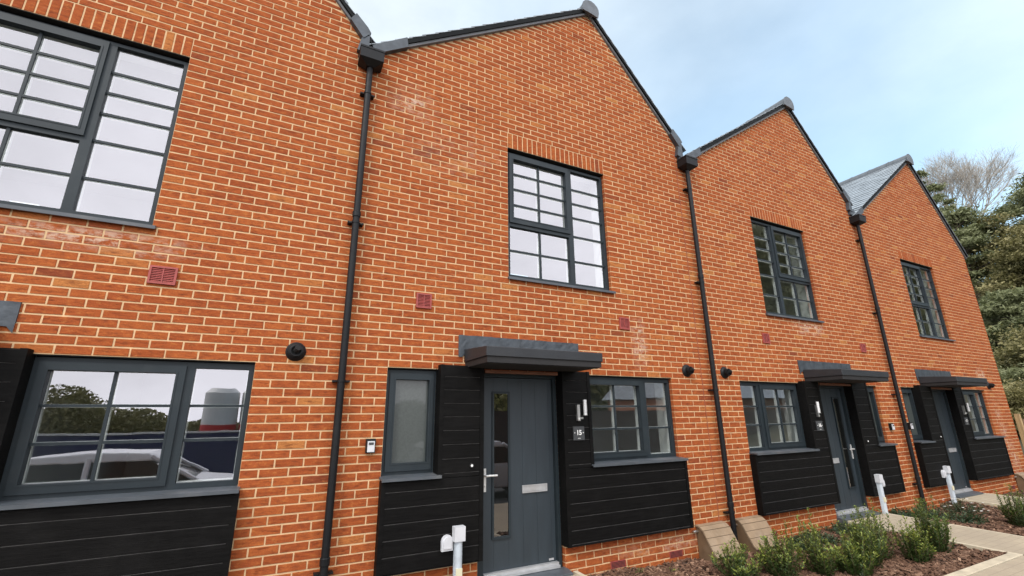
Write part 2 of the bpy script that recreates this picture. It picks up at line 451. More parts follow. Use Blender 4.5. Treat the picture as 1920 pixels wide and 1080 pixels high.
# ------------------------------------------------------------------ house parts
F = .05
def window(h, name, op, sash, lights, mull, transom, bars, sill, glassmat, label=None):
    """op = opening; sash = opening light; lights = list of glass rectangles"""
    x0, x1, z0, z1 = op
    fr = MB(True)
    tg = .036 if name == 'upper_window' else .016
    fr.ring(x0+.004, x1-.004, z0+.002, z1-tg, .044, .040, .052, .032 if tg > .03 else .048, F, F+.065)
    zi0, zi1 = z0+.054, z1-.064
    if mull: fr.box(mull[0], mull[1], F+.002, F+.062, zi0, zi1)
    if transom: fr.box(x0+.048, mull[0], F+.002, F+.060, transom[0], transom[1])
    w = fr.build(name, M['frame'], h, bevel=.003)
    lt = MB(True); lt.box(x0-.0+.001, x1-.001, .006, F+.08, z1-.008, z1-.0005); lt.box(x0+.001, x1-.001, F+.03, F+.08, z1-tg-.002, z1-.0085); lt.build('lintel', M['dark'], w)
    if label: w['label'] = label
    # opening light stands proud of the outer frame
    s = MB(True); gx0, gx1, gz0, gz1 = sash[1]
    sx0, sx1, sz0, sz1 = sash[0]
    s.ring(sx0, sx1, sz0, sz1, gx0-sx0, sx1-gx1, gz0-sz0, sz1-gz1, F-.016, F+.05)
    s.ring(gx0-.014, gx1+.014, gz0-.014, gz1+.014, .014, .014, .014, .014, F-.020, F-.014)
    s.build('sash', M['frame'], w, bevel=.004)
    bb = MB(True); wb = MB(True); pn = MB(True); inn = MB(True)
    for (lx0, lx1, lz0, lz1) in lights:
        pn.face([(lx0-.01, F+.036, lz0-.01), (lx1+.01, F+.036, lz0-.01), (lx1+.01, F+.036, lz1+.01), (lx0-.01, F+.036, lz1+.01)])
        # inner profile of the light, white inside
        inn.ring(lx0-.03, lx1+.03, lz0-.03, lz1+.03, .034, .034, .034, .034, F+.056, F+.095)
    for (k, c, a, b) in bars:
        t = .011
        if k == 'v':
            bb.box(c-t, c+t, F+.016, F+.034, a, b); wb.box(c-.014, c+.014, F+.058, F+.084, a, b)
        else:
            bb.box(a, b, F+.017, F+.033, c-t, c+t); wb.box(a, b, F+.059, F+.083, c-.013, c+.013)
    if bars:
        bb.build('glazing_bars', M['frame'], w); wb.build('inner_bars', M['white'], w)
    pn.build('pane', glassmat, w)
    if mull: inn.box(mull[0]-.005, mull[1]+.005, F+.0662, F+.096, z0+.06, z1-.07)
    inn.build('inner_frame', M['white'], w)
    # plastered reveal and window board
    rv = MB(True); a, b = F+.07, .32
    rv.box(x0+.0, x0+.012, a, b, z0, z1); rv.box(x1-.012, x1, a, b, z0, z1)
    rv.box(x0+.012, x1-.012, a, b, z1-.012, z1); rv.box(x0+.012, x1-.012, a, b+.03, z0, z0+.02)
    rv.build('inner_reveal', M['white'], w)
    sx0, sx1, sz0, sz1, sy = sill
    sm = MB(True)
    sm.prism_x([(F+.01, sz1), (sy, sz1-.012), (sy, sz0), (sy+.012, sz0), (sy+.012, sz0+.012), (F+.01, sz0+.012)], sx0, sx1)
    sm.build('sill', M['sill'], w, recalc=True)
    return w

def cladding(h, name, rects, posts):
    """shiplap boards; rects = (u0,u1,z0,z1); posts = (u0,u1,z0,z1,yback)"""
    mb = MB(True); P = .1335; ref = .299
    for (u0, u1, z0, z1) in rects:
        k = math.floor((z0-ref)/P)
        while ref+k*P < z1-.004:
            a = max(z0, ref+k*P); b = min(z1, ref+(k+1)*P)
            if b-a > .012:
                c = min(.008, (b-a)/3)
                # board with a small chamfered top edge and a shadow gap above it
                mb.prism_x([(-.09, a), (-.0885, b-c-.004), (-.082, b-.0045), (-.078, b-.0045), (-.078, b), (-.002, b), (-.002, a)], u0, u1)
            k += 1
    o = mb.build(name, M['black_timber'], h, recalc=False)
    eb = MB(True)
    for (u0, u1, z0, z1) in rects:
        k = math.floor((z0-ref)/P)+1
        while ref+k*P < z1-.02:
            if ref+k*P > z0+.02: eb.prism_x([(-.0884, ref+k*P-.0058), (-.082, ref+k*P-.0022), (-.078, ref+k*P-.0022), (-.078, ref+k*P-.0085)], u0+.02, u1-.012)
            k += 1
    eb.build('seam_highlight', M['seam_highlight'], o)
    for (u0, u1, z0, z1, yb) in posts:
        pb = MB(True); pb.box(u0, u1, -.0945, yb, z0, z1); pb.build('corner_trim', M['black_timber'], o, bevel=.003)
    return o

def pt(x): return CUR['o'] + (5-x if CUR['m'] else x)

def air_vent(h, u, z, w=.165, hh=.16):
    fr = MB(True)
    fr.ring(u-w/2, u+w/2, z-hh/2, z+hh/2, .016, .016, .016, .016, -.018, .003)
    o = fr.build('air_vent', M['vent'], h, bevel=.002)
    bk = MB(True); bk.box(u-w/2+.014, u+w/2-.014, -.003, .004, z-hh/2+.014, z+hh/2-.014); bk.build('vent_backing', M['dark'], o)
    lv = MB(True); n = 8
    for i in range(n):
        zz = z-hh/2+.018+(hh-.036)*(i+.5)/n
        lv.prism_x([(-.015, zz-.006), (-.013, zz-.006), (-.005, zz+.005), (-.007, zz+.006)], u-w/2+.014, u+w/2-.014)
    lv.box(u-.004, u+.004, -.016, -.004, z-hh/2+.015, z+hh/2-.015)
    lv.build('louvre', M['vent'], o)

def flue(h, u, z):
    x = pt(u)
    c = MB(); c.lathe((x, .004, z), (0,-1,0), [(0, .088), (.012, .086), (.022, .074), (.034, .064), (.036, .058)], 28)
    o = c.build('boiler_flue', M['pipe'], h, smooth=False)
    t = MB(); t.lathe((x, -.03, z), (0,-1,0), [(0, .052), (.022, .052), (.024, .056), (.040, .056), (.042, .050), (.058, .050), (.058, .042), (.030, .042)], 24)
    t.build('flue_terminal', M['pipe'], o)
    q = MB(); q.tube([(x, -.07, z), (x+.006, -.092, z+.008), (x+.012, -.11, z+.022)], [.024, .025, .028], 18)
    q.build('plume_outlet', M['dark'], o)
    q = MB(); q.lathe((x, -.062, z), (0,-1,0), [(0, .0415), (.002, .0415)], 20); q.build('flue_bore', M['dark'], o)

def canopy(h, u0, u1):
    m = MB(True)
    yf = -.60
    m.prism_x([(-.002, 2.335), (yf, 2.292), (yf, 2.196), (-.002, 2.196)], u0, u1)
    o = m.build('door_canopy', M['canopy'], h, bevel=.006, recalc=True)
    l = MB(True); l.box(u0+.014, u1-.014, yf+.014, -.003, 2.136, 2.1945); l.build('canopy_fascia', M['soffit'], o, bevel=.004)
    s = MB(True); s.box(u0+.03, u1-.03, yf+.03, -.004, 2.130, 2.1345); s.build('canopy_soffit', M['soffit'], o)
    b = MB(True); b.box(1.475, 2.40, -.088, -.05, 2.082, 2.1145); b.build('canopy_batten', M['brown'], o)
    # lead upstand dressed on the brickwork, in two lapped pieces with a rumpled face
    f = MB(True); rng = random.Random(int(CUR['o'])+3)
    for (a, b_, y) in ((u0-.067, u0+.72, -.009), (u0+.70, u1+.097, -.013)):
        nx, nz = 18, 5
        g = [[(a+(b_-a)*i/nx, y-rng.uniform(0, .0035)*(0 if i in (0, nx) else 1), (2.25 if (i < 2 or i > nx-1) else 2.30)+(2.488-(2.25 if (i < 2 or i > nx-1) else 2.30))*j/nz+(rng.uniform(-.003,.003) if j == nz else 0)) for i in range(nx+1)] for j in range(nz+1)]
        for j in range(nz):
            for i in range(nx): f.face([g[j][i], g[j][i+1], g[j+1][i+1], g[j+1][i]])
        f.box(a, b_, y+.0005, .002, 2.33, 2.487)
    f.build('lead_flashing', M['lead'], o)
    return o

def door(h):
    fr = MB(True)
    fr.ring(1.462, 2.453, .03, 2.098, .062, .042, .04, .048, .045, .115)
    leaf = MB(True)
    leaf.box(1.527, 2.408, .086, .118, .118, 2.046)
    edges = [1.530, 1.655, 1.83, 2.005, 2.18, 2.355, 2.405]
    for a, b in zip(edges, edges[1:]):
        leaf.box(a+.002, b-.002, .0838, .0862, .125, 2.040)
    o = leaf.build('front_door', M['door'], h, bevel=.002)
    fr.build('door_frame', M['frame'], o, bevel=.004)
    c = MB(True); c.ring(1.632, 1.848, .412, 1.897, .022, .022, .024, .024, .066, .0805); c.build('glazing_surround', M['frame'], o, bevel=.005)
    g = MB(True); g.face([(1.652,.077,.434),(1.828,.077,.434),(1.828,.077,1.875),(1.652,.077,1.875)]); g.build('door_glass', M['doorglass'], o)
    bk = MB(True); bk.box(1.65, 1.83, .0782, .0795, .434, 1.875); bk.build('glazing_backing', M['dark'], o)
    lp = MB(True); lp.ring(1.993, 2.307, .826, .904, .012, .012, .012, .012, .066, .0802); lp.box(2.008, 2.292, .071, .0802, .840, .890)
    lp.build('letter_plate', M['alu'], o, bevel=.003)
    hd = MB(True); hd.box(1.537, 1.562, .069, .0802, .872, 1.10)
    x = 1.550
    hd.tube([(x, .072, 1.03), (x, .028, 1.03)], .0105, 12)
    hd.tube([(x-.004, .028, 1.03), (x+.05, .026, 1.031), (x+.125, .028, 1.030)], [.0115, .011, .0095], 12)
    hd.tube([(x, .071, .93), (x, .064, .93)], .010, 12)
    hd.build('door_handle', M['white_handle'], o, bevel=.002)
    th = MB(True); th.box(1.53, 2.405, .03, .080, .098, .122); th.box(1.52, 2.41, .012, .07, .070, .097); th.build('threshold', M['alu'], o, bevel=.003)
    st = MB(True); st.prism_x([(.044, .068), (-.03, .060), (-.115, .045), (-.118, -.03), (.044, -.03)], 1.43, 2.485); st.build('door_step', M['sill'], o, bevel=.004, recalc=True)
    sk = MB(True); sk.box(2.31, 2.37, .0785, .0801, .135, .155); sk.build('maker_plate', M['alu'], o)
    vs = MB(True); vs.box(1.50, 1.53, .0, .01, .0, .0)
    return o

def downpipe(h, x, ztop=5.47, zbot=-.2):
    y = -.075
    p = MB(); p.tube([(x, y, zbot), (x, y, ztop)], .034, 20)
    o = p.build('downpipe', M['pipe'], h, smooth=False)
    for z in (.36, 1.95, 3.55, 5.12):
        cl = MB(); cl.lathe((x, y, z), (0,0,1), [(0, .039), (.022, .039)], 20); cl.box(x-.075, x+.075, y+.022, -.001, z, z+.02); cl.box(x-.078, x-.03, y+.01, y+.03, z+.002, z+.018); cl.box(x+.03, x+.078, y+.01, y+.03, z+.002, z+.018)
        cl.build('pipe_clip', M['pipe'], o)
    for z in (.44, 3.62):
        cs = MB(); cs.lathe((x, y, z), (0,0,1), [(0, .0395), (.004, .041), (.055, .041), (.06, .037)], 20)
        cs.build('pipe_collar', M['pipe'], o)
    q = MB()
    q.prism_x([(-.192,5.515),(-.200,5.650),(-.004,5.650),(-.004,5.515)], x-.130, x+.130)
    q.box(x-.134, x+.134, -.204, -.003, 5.632, 5.655)
    b0 = [(x-.13,-.19,5.514),(x+.13,-.19,5.514),(x+.13,-.004,5.514),(x-.13,-.004,5.514)]; b1 = [(x-.045,-.115,5.465),(x+.045,-.115,5.465),(x+.045,-.035,5.465),(x-.045,-.035,5.465)]
    for i in range(4): q.face([b0[(i+1) % 4], b0[i], b1[i], b1[(i+1) % 4]])
    q.face([b1[3], b1[2], b1[1], b1[0]])
    q.build('rainwater_hopper', M['pipe'], o, bevel=.003)
    return o

def roof(h, xl, xr, g, last):
    ax = (g[3]*g[2]-g[1]*g[0])/(g[3]-g[1]); az = 6.5+g[1]*(ax-g[0])
    zl = gable_top(xl, g); zr = gable_top(xr, g)
    yb = 9.0
    xr2 = xr+.06 if last else xr
    zr2 = zr+g[3]*(xr2-xr)
    m = MB()
    # slate courses laid as lapped strips on both slopes, each slate with its own slight lift
    rng = random.Random(int(xl*10))
    for (xa, za, sgn) in ((xl, zl, 1), (xr2, zr2, -1)):
        Ls = math.hypot(ax-xa, az-za); n = int(Ls/.19); up = .084 if sgn > 0 else .060; ex, ez = (ax-xa)/Ls, (az-za)/Ls; nx, nz = -ez*sgn, ex*sgn
        if nz < 0: nx, nz = -nx, -nz
        for i in range(n):
            s0, s1 = i*Ls/n-.01, (i+1)*Ls/n+.03
            y = -.06-(i % 2)*.0
            w = .30
            yy = y
            first = True
            while yy < (2.6 if sgn > 0 else .6):
                y1 = yy+(w*.5 if first and i % 2 else w); first = False
                l = rng.uniform(.0, .004); d0 = up+.020+l; d1 = up+.004+l
                P0 = (xa+ex*s0+nx*d0, za+ez*s0+nz*d0); P1 = (xa+ex*s1+nx*d1, za+ez*s1+nz*d1)
                Q0 = (P0[0]-nx*.009, P0[1]-nz*.009); t = (rng.random(),)*3
                a, b = yy+.002, y1-.002
                m.face([(P0[0],a,P0[1]),(P0[0],b,P0[1]),(P1[0],b,P1[1]),(P1[0],a,P1[1])][::(-1 if sgn > 0 else 1)], t)
                m.face([(P0[0],a,P0[1]),(Q0[0],a,Q0[1]),(Q0[0],b,Q0[1]),(P0[0],b,P0[1])], t)
                m.face([(P0[0],a,P0[1]),(P1[0],a,P1[1]),(P1[0]-nx*.006,a,P1[1]-nz*.006),(Q0[0],a,Q0[1])], t)
                yy = y1
            a = yy; P0 = (xa+ex*s0+nx*(up+.02), za+ez*s0+nz*(up+.02)); P1 = (xa+ex*s1+nx*(up+.004), za+ez*s1+nz*(up+.004))
            m.face([(P0[0],a,P0[1]),(P0[0],yb,P0[1]),(P1[0],yb,P1[1]),(P1[0],a,P1[1])])
    o = m.build('roof', M['slate'], h)
    # dark boarding under the slates, closing the verge
    v = MB(); c = MB()
    for (xa, za, sgn) in ((xl, zl, 1), (xr2, zr2, -1)):
        th = (.098 if sgn > 0 else .088)
        v.prism_y([(xa, za+.030), (ax, az+.030), (ax, az+th), (xa, za+th)] if sgn > 0 else [(ax, az+.030), (xa, za+.030), (xa, za+th), (ax, az+th)], -.058, .35)
        c.prism_y([(xa, za-.012), (ax, az-.012), (ax, az+.030), (xa, za+.030)] if sgn > 0 else [(ax, az-.012), (xa, za-.012), (xa, za+.030), (ax, az+.030)], -.040 if sgn > 0 else -.030, .34)
    v.build('verge', M['verge'], o); c.build('undercloak', M['cloak'], o)
    # angular ridge with a closed end
    r = MB(); hw = .15
    def cap(e):
        q = [(ax+(.15+e)*math.cos(t_), az+.045+(.145+e)*math.sin(t_)) for t_ in [R(a_) for a_ in range(-10, 176, 23)]]
        return [(ax-hw-e, az+.075-hw*g[1]-e), (ax, az-.02-e*3), (ax+hw*.85+e, az+.075+hw*.85*g[3]-e)] + q
    y = -.085
    while y < 3.6:
        y1 = y+.45; r.prism_y(cap(0), y, y1-.004); r.prism_y(cap(.007), y1-.045, y1-.006); y = y1
    r.prism_y(cap(0), y, yb)
    r.prism_y(cap(.012), -.10, -.0855)
    r.build('ridge_tile', M['ridge'], o)
    # lead dressings at the foot of each verge
    ld = []
    if xl > .5:
        q = .42; k = MB(); ld.append(k); k.prism_y([(xl+.03, zl-.02), (xl+q, zl+q*g[1]-.03), (xl+q-.02, zl+q*g[1]+.105), (xl+.01, zl+.10)], -.066, .1)
    if not last:
        q = .26; zq = zr-q*g[3]; k = MB(); ld.append(k)
        k.prism_y([(xr-q, zq-.03), (xr-.10, zr-.10*g[3]-.045), (xr-.02, zr-.10*g[3]+.055), (xr-.06, zr-.10*g[3]+.12), (xr-q+.06, zq+.075)], -.068, .1)
        k.prism_y([(xr-.155, zr-.10), (xr-.03, zr-.13), (xr-.03, zr+.14), (xr-.115, zr+.09)], -.060, .09)
        k.prism_y([(xr-.12, zr-.20), (xr+.09, zr-.20), (xr+.06, zr-.06), (xr, zr-.12), (xr-.10, zr-.06)], -.05, .05)
    for k in ld: k.build('lead_dressing', M['lead'], o, bevel=.006)
    return o

def house(k, mirror, xl, xr, g, numeral, label, last=False):
    CUR['o'] = 5.0*k; CUR['m'] = mirror
    h = thing('terraced_house', label, 'house', (5.0*k+2.5, 0, 0), 'gabled brick houses in the terrace')
    UW = (1.813, 3.375, 3.234, 5.007); WW = (2.837, 4.299, 1.080, 2.111); NW = (.454, .988, 1.080, 2.111); DR = (1.442, 2.473, -.25, 2.118)
    def H(t):
        a, b = sorted((pt(t[0]), pt(t[1]))); return (a, b, t[2], t[3])
    holes = [H(t) for t in (UW, WW, NW, DR)]
    sol = [H((UW[0], UW[1], UW[3], UW[3]+3*BH-.002))]
    mb = MB(); mm = MB()
    brick_wall(mb, mm, xl, xr, -.28, g, holes, sol, 11+k)
    w = mb.build('brick_wall', M['brick'], h, tint=True)
    mm.build('mortar_bed', M['mortar'], w)
    if last:   # the end wall turns the corner
        sw = MB(); ms = MB(); rng = random.Random(5)
        ms.face([(xr, .004, -.28), (xr, 8.9, -.28), (xr, 8.9, gable_top(xr, g)), (xr, .004, gable_top(xr, g))])
        n = int(math.floor((-.28-ZREF)/BH))
        while ZREF+n*BH < gable_top(xr, g)-BH:
            z0 = ZREF+n*BH+J/2; z1 = z0+BH-J; y = -.001+(.105 if n % 2 else 0)
            a = 0
            while a < 8.8:
                b = a+(.105 if (a == 0 and n % 2) else BL)
                t = brick_tint(rng, 0, 0); ms_y0, ms_y1 = a+.001, b-J
                sw.face([(xr+.003, ms_y0, z0), (xr+.003, ms_y1, z0), (xr+.003, ms_y1, z1), (xr+.003, ms_y0, z1)], t)
                a = b
            n += 1
        e = sw.build('side_wall', M['brick'], h, tint=True); ms.build('side_mortar', M['mortar'], e)
    # rooms behind the windows
    rm = MB(); fls = []
    hs = [(a, b, z0, z1) for (a, b, z0, z1) in holes]
    for (z0, z1, hh) in ((.06, 2.45, hs[1:]), (2.72, 5.15, hs[:1])):
        X0, X1 = xl+.12, xr-.12
        holed_sheet(rm, X0, X1, z0, z1, [(a, b, max(z0, c), min(z1, d)) for a, b, c, d in hh], .325)
        rear = [] if (k == 0 and z0 < 1) else [(min(pt(3.1), pt(4.5)), max(pt(3.1), pt(4.5)), z0+.75, z0+2.1)] + ([(min(pt(.6), pt(2.2)), max(pt(.6), pt(2.2)), z0+.75, z0+2.1)] if z0 > 1 else [])  # rear openings out of view, added so the sky brightens the rooms
        holed_sheet(rm, X0, X1, z0, z1, rear, 4.3)
        rm.face([(X0,.325,z0),(X0,4.3,z0),(X0,4.3,z1),(X0,.325,z1)]); rm.face([(X1,.325,z0),(X1,.325,z1),(X1,4.3,z1),(X1,4.3,z0)])
        rm.face([(X0,.325,z1),(X1,.325,z1),(X1,4.3,z1),(X0,4.3,z1)])
        fl = MB(); fls.append(fl); fl.face([(X0,.325,z0+.002),(X0,4.3,z0+.002),(X1,4.3,z0+.002),(X1,.325,z0+.002)])
    dx = pt(1.0); rm.box(dx-.05, dx+.05, .33, 4.2, .062, 2.449)
    dx = pt(2.62); rm.box(dx-.05, dx+.05, .33, 4.2, .062, 2.449)
    r = rm.build('interior_wall', M['room'], h); [f_.build('interior_floor', M['floor'], r) for f_ in fls]
    # windows
    window(h, 'upper_window', UW, ((1.852, 2.770, 3.972, 4.952), (1.911, 2.722, 4.045, 4.880)),
           [(1.911, 2.722, 4.045, 4.880), (1.863, 2.750, 3.290, 3.925), (2.828, 3.335, 3.290, 4.935)], (2.752, 2.826), (3.926, 3.99),
           [('v', 2.310, 4.045, 4.880), ('v', 2.308, 3.290, 3.925)] + [('h', z, 1.911, 2.722) for z in (4.680, 4.462, 4.238)] + [('h', 3.607, 1.863, 2.750)]
           + [('h', z, 2.828, 3.335) for z in (4.668, 4.453, 4.237, 3.962, 3.602)], (1.80, 3.405, 3.200, 3.242, -.040), M['glass'])
    window(h, 'ground_window', (2.845, 4.299, 1.088, 2.111), ((2.886, 3.800, 1.130, 2.062), (2.945, 3.735, 1.195, 2.000)),
           [(2.945, 3.735, 1.195, 2.000), (3.862, 4.252, 1.148, 2.048)], (3.79, 3.860), None,
           [('v', 3.340, 1.195, 2.0)] + [('h', z, 2.945, 3.735) for z in (1.738, 1.466)] + [('h', z, 3.862, 4.252) for z in (1.738, 1.466)],
           (2.815, 4.318, 1.060, 1.098, -.130), M['glass'])
    window(h, 'side_light_window', (.454, .978, 1.088, 2.111), ((.492, .944, 1.130, 2.062), (.553, .898, 1.203, 1.998)),
           [(.553, .898, 1.203, 1.998)], None, None, [], (.440, 1.008, 1.060, 1.098, -.130), M['frosted'])
    door(h)
    cladding(h, 'timber_cladding', [(.450, 1.440, .285, 1.059), (1.0, 1.440, 1.059, 2.150)],
             [(.445, .487, .284, 1.058, -.001), (.9755, 1.018, 1.06, 2.152, .048), (1.416, 1.4605, .286, 2.152, .044)])
    cladding(h, 'timber_cladding', [(2.475, 4.30, .272, 1.059), (2.475, 2.83, 1.059, 2.136)],
             [(4.278, 4.321, .271, 1.058, -.001), (2.808, 2.851, 1.06, 2.138, .048), (2.4545, 2.499, .273, 2.138, .044)])
    canopy(h, 1.262, 2.668 if k else 2.615)
    flue(h, 4.61, 2.22)
    if k == 0: air_vent(h, 3.52, 2.807, .195, .155)
    elif k == 1: air_vent(h, .789, 2.826); air_vent(h, 3.54, 2.808)
    elif k == 2: air_vent(h, 3.507, 2.807); air_vent(h, .617, 2.817)
    for (u, z) in {1: ((3.175, .003), (4.075, -.008)), 2: ((4.07, .0),), 3: ((4.35, -.004),)}.get(k, ()):
        a = MB(True); a.box(u-.108, u+.108, -.002, .006, z-.037, z+.037)
        o = a.build('air_brick', M['vent'], h)
        b = MB(True)
        for i in range(5): b.box(u-.098, u+.098, -.0035, -.0021, z-.030+i*.0125, z-.024+i*.0125)
        b.build('air_brick_slots', M['dark'], o)
    b = MB(); b.lathe((pt(1.33), -.0885, 1.155), (0,-1,0), [(0, .022), (.012, .022), (.014, .018)], 16); bo = b.build('doorbell', M['soffit'], h)
    b = MB(); b.lathe((pt(1.33), -.102, 1.155), (0,-1,0), [(0, .012), (.005, .011)], 14); b.build('bell_push', M['numeral'], bo)
    if k < 3: downpipe(h, xr)
    roof(h, xl, xr, g, last)
    if k == 1:
        j = MB(); j.box(xr-.168, xr-.158, -.003, .004, -.1, 5.9); j.build('movement_joint', M['joint'], h)
    # things fixed beside the door
    lm = thing('wall_lamp', LAMP[k], 'wall lamp', (pt(2.665), -.0945, 1.66), 'steel wall lamps')
    a = MB(True); a.box(2.630, 2.668, -.122, -.0915, 1.570, 1.752); a.build('back_plate', M['steel'], lm, bevel=.003)
    a = MB(True); a.box(2.655, 2.700, -.135, -.11, 1.590, 1.612); a.build('sensor_arm', M['steel'], lm, bevel=.002)
    a = MB(); a.tube([(pt(2.710), -.165, 1.632), (pt(2.710), -.165, 1.806)], .021, 18); a.build('lamp_tube', M['white_handle'], lm, smooth=False)
    a = MB(); a.lathe((pt(2.649), -.122, 1.592), (0,-1,0), [(0,.011),(.006,.010)], 12); a.build('sensor_eye', M['numeral'], lm)
    sg = thing('house_number_sign', SIGN[k], 'number sign', (pt(2.649), -.0945, 1.432), 'house number signs')
    a = MB(True); a.box(2.573, 2.725, -.106, -.0905, 1.357, 1.508); a.build('sign_plate', M['plate'], sg, bevel=.002)
    sx = pt(2.649)
    cu = bpy.data.curves.new('numerals', 'FONT'); cu.body = numeral; cu.size = .075; cu.extrude = .0012; cu.align_x = 'CENTER'; cu.align_y = 'CENTER'; cu.offset = .0016
    cu.materials.append(M['numeral'])
    tmp = bpy.data.objects.new('numerals', cu); col.objects.link(tmp)
    me = bpy.data.meshes.new_from_object(tmp); bpy.data.objects.remove(tmp)
    t = bpy.data.objects.new('numerals', me); col.objects.link(t); t.parent = sg
    t.location = (0, -.1072+.0945, .006); t.rotation_euler = (R(90), 0, 0)
    d = MB()
    for s in (-1, 1): d.lathe((sx+s*.059, -.1062, 1.438), (0,-1,0), [(0,.006),(.002,.005)], 10)
    d.box(sx-.018, sx+.018, -.1074, -.1061, 1.376, 1.380)
    d.build('sign_fixings', M['numeral'], sg)
    if k:
        cx = {1: 5.336, 2: 14.722, 3: 15.412}[k]
        ks = thing('key_safe', KEYS[k], 'key safe', (cx, -.002, 1.375), 'key safes on the brickwork')
        a = MB(); a.box(cx-.042, cx+.042, -.045, .0, 1.312, 1.438); a.build('safe_body', M['pipe'], ks, bevel=.008)
        a = MB(); a.box(cx-.032, cx+.032, -.058, -.0452, 1.322, 1.418); a.build('safe_cover', M['greyplastic'], ks, bevel=.006)
        a = MB(); a.box(cx-.022, cx+.022, -.0605, -.0582, 1.385, 1.407); a.build('dial_panel', M['plate'], ks)
        bx = {1: 6.192, 2: 13.69, 3: 16.15}[k]; s = -1 if mirror else 1
        cr = thing('cable_riser', RISER[k], 'cable riser', (bx, -.12, .0), 'pale cable risers beside the doors')
        a = MB(); a.tube([(bx+.002, -.125, -.12), (bx+.002, -.125, .52)], .036, 16); a.box(bx-.038, bx+.042, -.118, -.096, -.12, .515); a.build('conduit', M['conduit'], cr)
        a = MB(); a.box(bx-.0535, bx+.0535, -.172, -.096, .500, .626); a.build('junction_box', M['greyplastic'], cr, bevel=.008)
        a = MB(); a.box(bx-.03, bx+.03, -.1632, -.150, .20, .275); a.build('patch_label', M['paleyellow'], cr)
        a = MB(); rx = bx-s*.108
        pr = [(rx-.055, .424), (rx+.055, .424), (rx+.055, .505)] + [(rx+.055*math.cos(t_), .505+.055*math.sin(t_)) for t_ in (.5, 1.05, 1.57, 2.1, 2.65)] + [(rx-.055, .505)]
        a.prism_y(pr, -.125, -.093); q = a.build('socket_box', M['greyplastic'], cr, bevel=.006)
        a = MB(); a.prism_y([(rx+(x-rx)*.72, .50+(z-.50)*.72) for x, z in pr], -.138, -.1252); a.build('socket_lid', M['greyplastic'], q, bevel=.006)
    return h

LAMP = {0: 'brushed steel wall lamp left of the leftmost wide ground window', 1: 'brushed steel wall lamp above the number 15 sign', 2: 'brushed steel wall lamp above the number 16 sign', 3: 'brushed steel wall lamp on black boards of the end house'}
SIGN = {0: 'slate number sign beside the wide window of the leftmost house', 1: 'square slate sign with white numerals 15', 2: 'square slate sign with white numerals 16', 3: 'small slate number sign beside the door of the end house'}
KEYS = {1: 'grey and black key safe left of the number 15 frosted window', 2: 'grey and black key safe left of the farthest downpipe', 3: 'grey and black key safe just right of the farthest downpipe'}
RISER = {1: 'pale grey cable riser with two boxes left of the number 15 door', 2: 'pale grey cable riser right of the number 16 door', 3: 'pale grey cable riser beside the door of the end house'}

GB = {0: (1.20, .66, 4.43, -1.2), 1: (6.207, .66, 9.47, -1.15), 2: (11.354, .665, 14.601, -1.16), 3: (16.425, .68, 19.739, -1.2)}
house(0, False, -.05, 5.02, GB[0], '14', 'brick house nearest the camera with large windows, cut off by the left edge')
house(1, False, 5.02, 10.06, GB[1], '15', 'brick gabled house with the number 15 door and canopy')
house(2, True, 10.06, 15.11, GB[2], '16', 'brick gabled house with the number 16 door, window left of its door')
house(3, False, 15.11, 20.46, GB[3], '17', 'farthest brick gabled house, at the end of the terrace by the trees', last=True)

# ------------------------------------------------------------------ gas meter boxes at the wall foot
def meter_box(x0, x1, label, zg=-.14):
    t = thing('gas_meter_box', label, 'meter box', ((x0+x1)/2, -.15, zg), 'brown gas meter boxes')
    prof = [(-.004, zg), (-.275, zg), (-.275, -.045), (-.235, -.015), (-.10, .215), (-.06, .245), (-.004, .255)]
    a = MB(); a.prism_x(prof[::-1], x0+.012, x1-.012); a.build('box_body', M['gasbox'], t, bevel=.008, recalc=True)
    lid = MB()
    top = [(-.004, .258), (-.064, .250), (-.112, .215), (-.247, -.012), (-.290, -.045)]
    pts = []
    for i in range(len(top)-1):
        (ya, za), (yb, zb) = top[i], top[i+1]
        d = math.hypot(yb-ya, zb-za); n = (zb-za)/d, -(yb-ya)/d
        n = (-abs(n[0]), abs(n[1]))
        n_ = max(1, round(d/.085)) if i == 2 else 1
        for j in range(n_):
            p = (ya+(yb-ya)*j/n_, za+(zb-za)*j/n_); q = (ya+(yb-ya)*(j+1)/n_, za+(zb-za)*(j+1)/n_)
            gx = .003 if (i == 2) else 0
            q2 = (q[0]-(yb-ya)/d*gx*1.5, q[1]-(zb-za)/d*gx*1.5)
            lid.prism_x([p, q2, (q2[0]+n[0]*.018, q2[1]+n[1]*.018), (p[0]+n[0]*.018, p[1]+n[1]*.018)], x0, x1)
    lid.build('sloping_lid', M['gaslid'], t, recalc=True)
    k = MB(); k.tube([(x0-.07, -.03, .205), (x0+.02, -.03, .205)], .012, 10); k.tube([(x0-.05, -.03, .205), (x0-.035, -.03, .205)], .018, 10); k.build('pipe_stub', M['steel'], t)
    return t
meter_box(9.44, 9.93, 'brown sloping meter box just left of the middle downpipe foot')
meter_box(10.17, 10.66, 'brown sloping meter box just right of the middle downpipe foot')
meter_box(19.58, 20.06, 'brown meter box at the far end corner of the terrace')

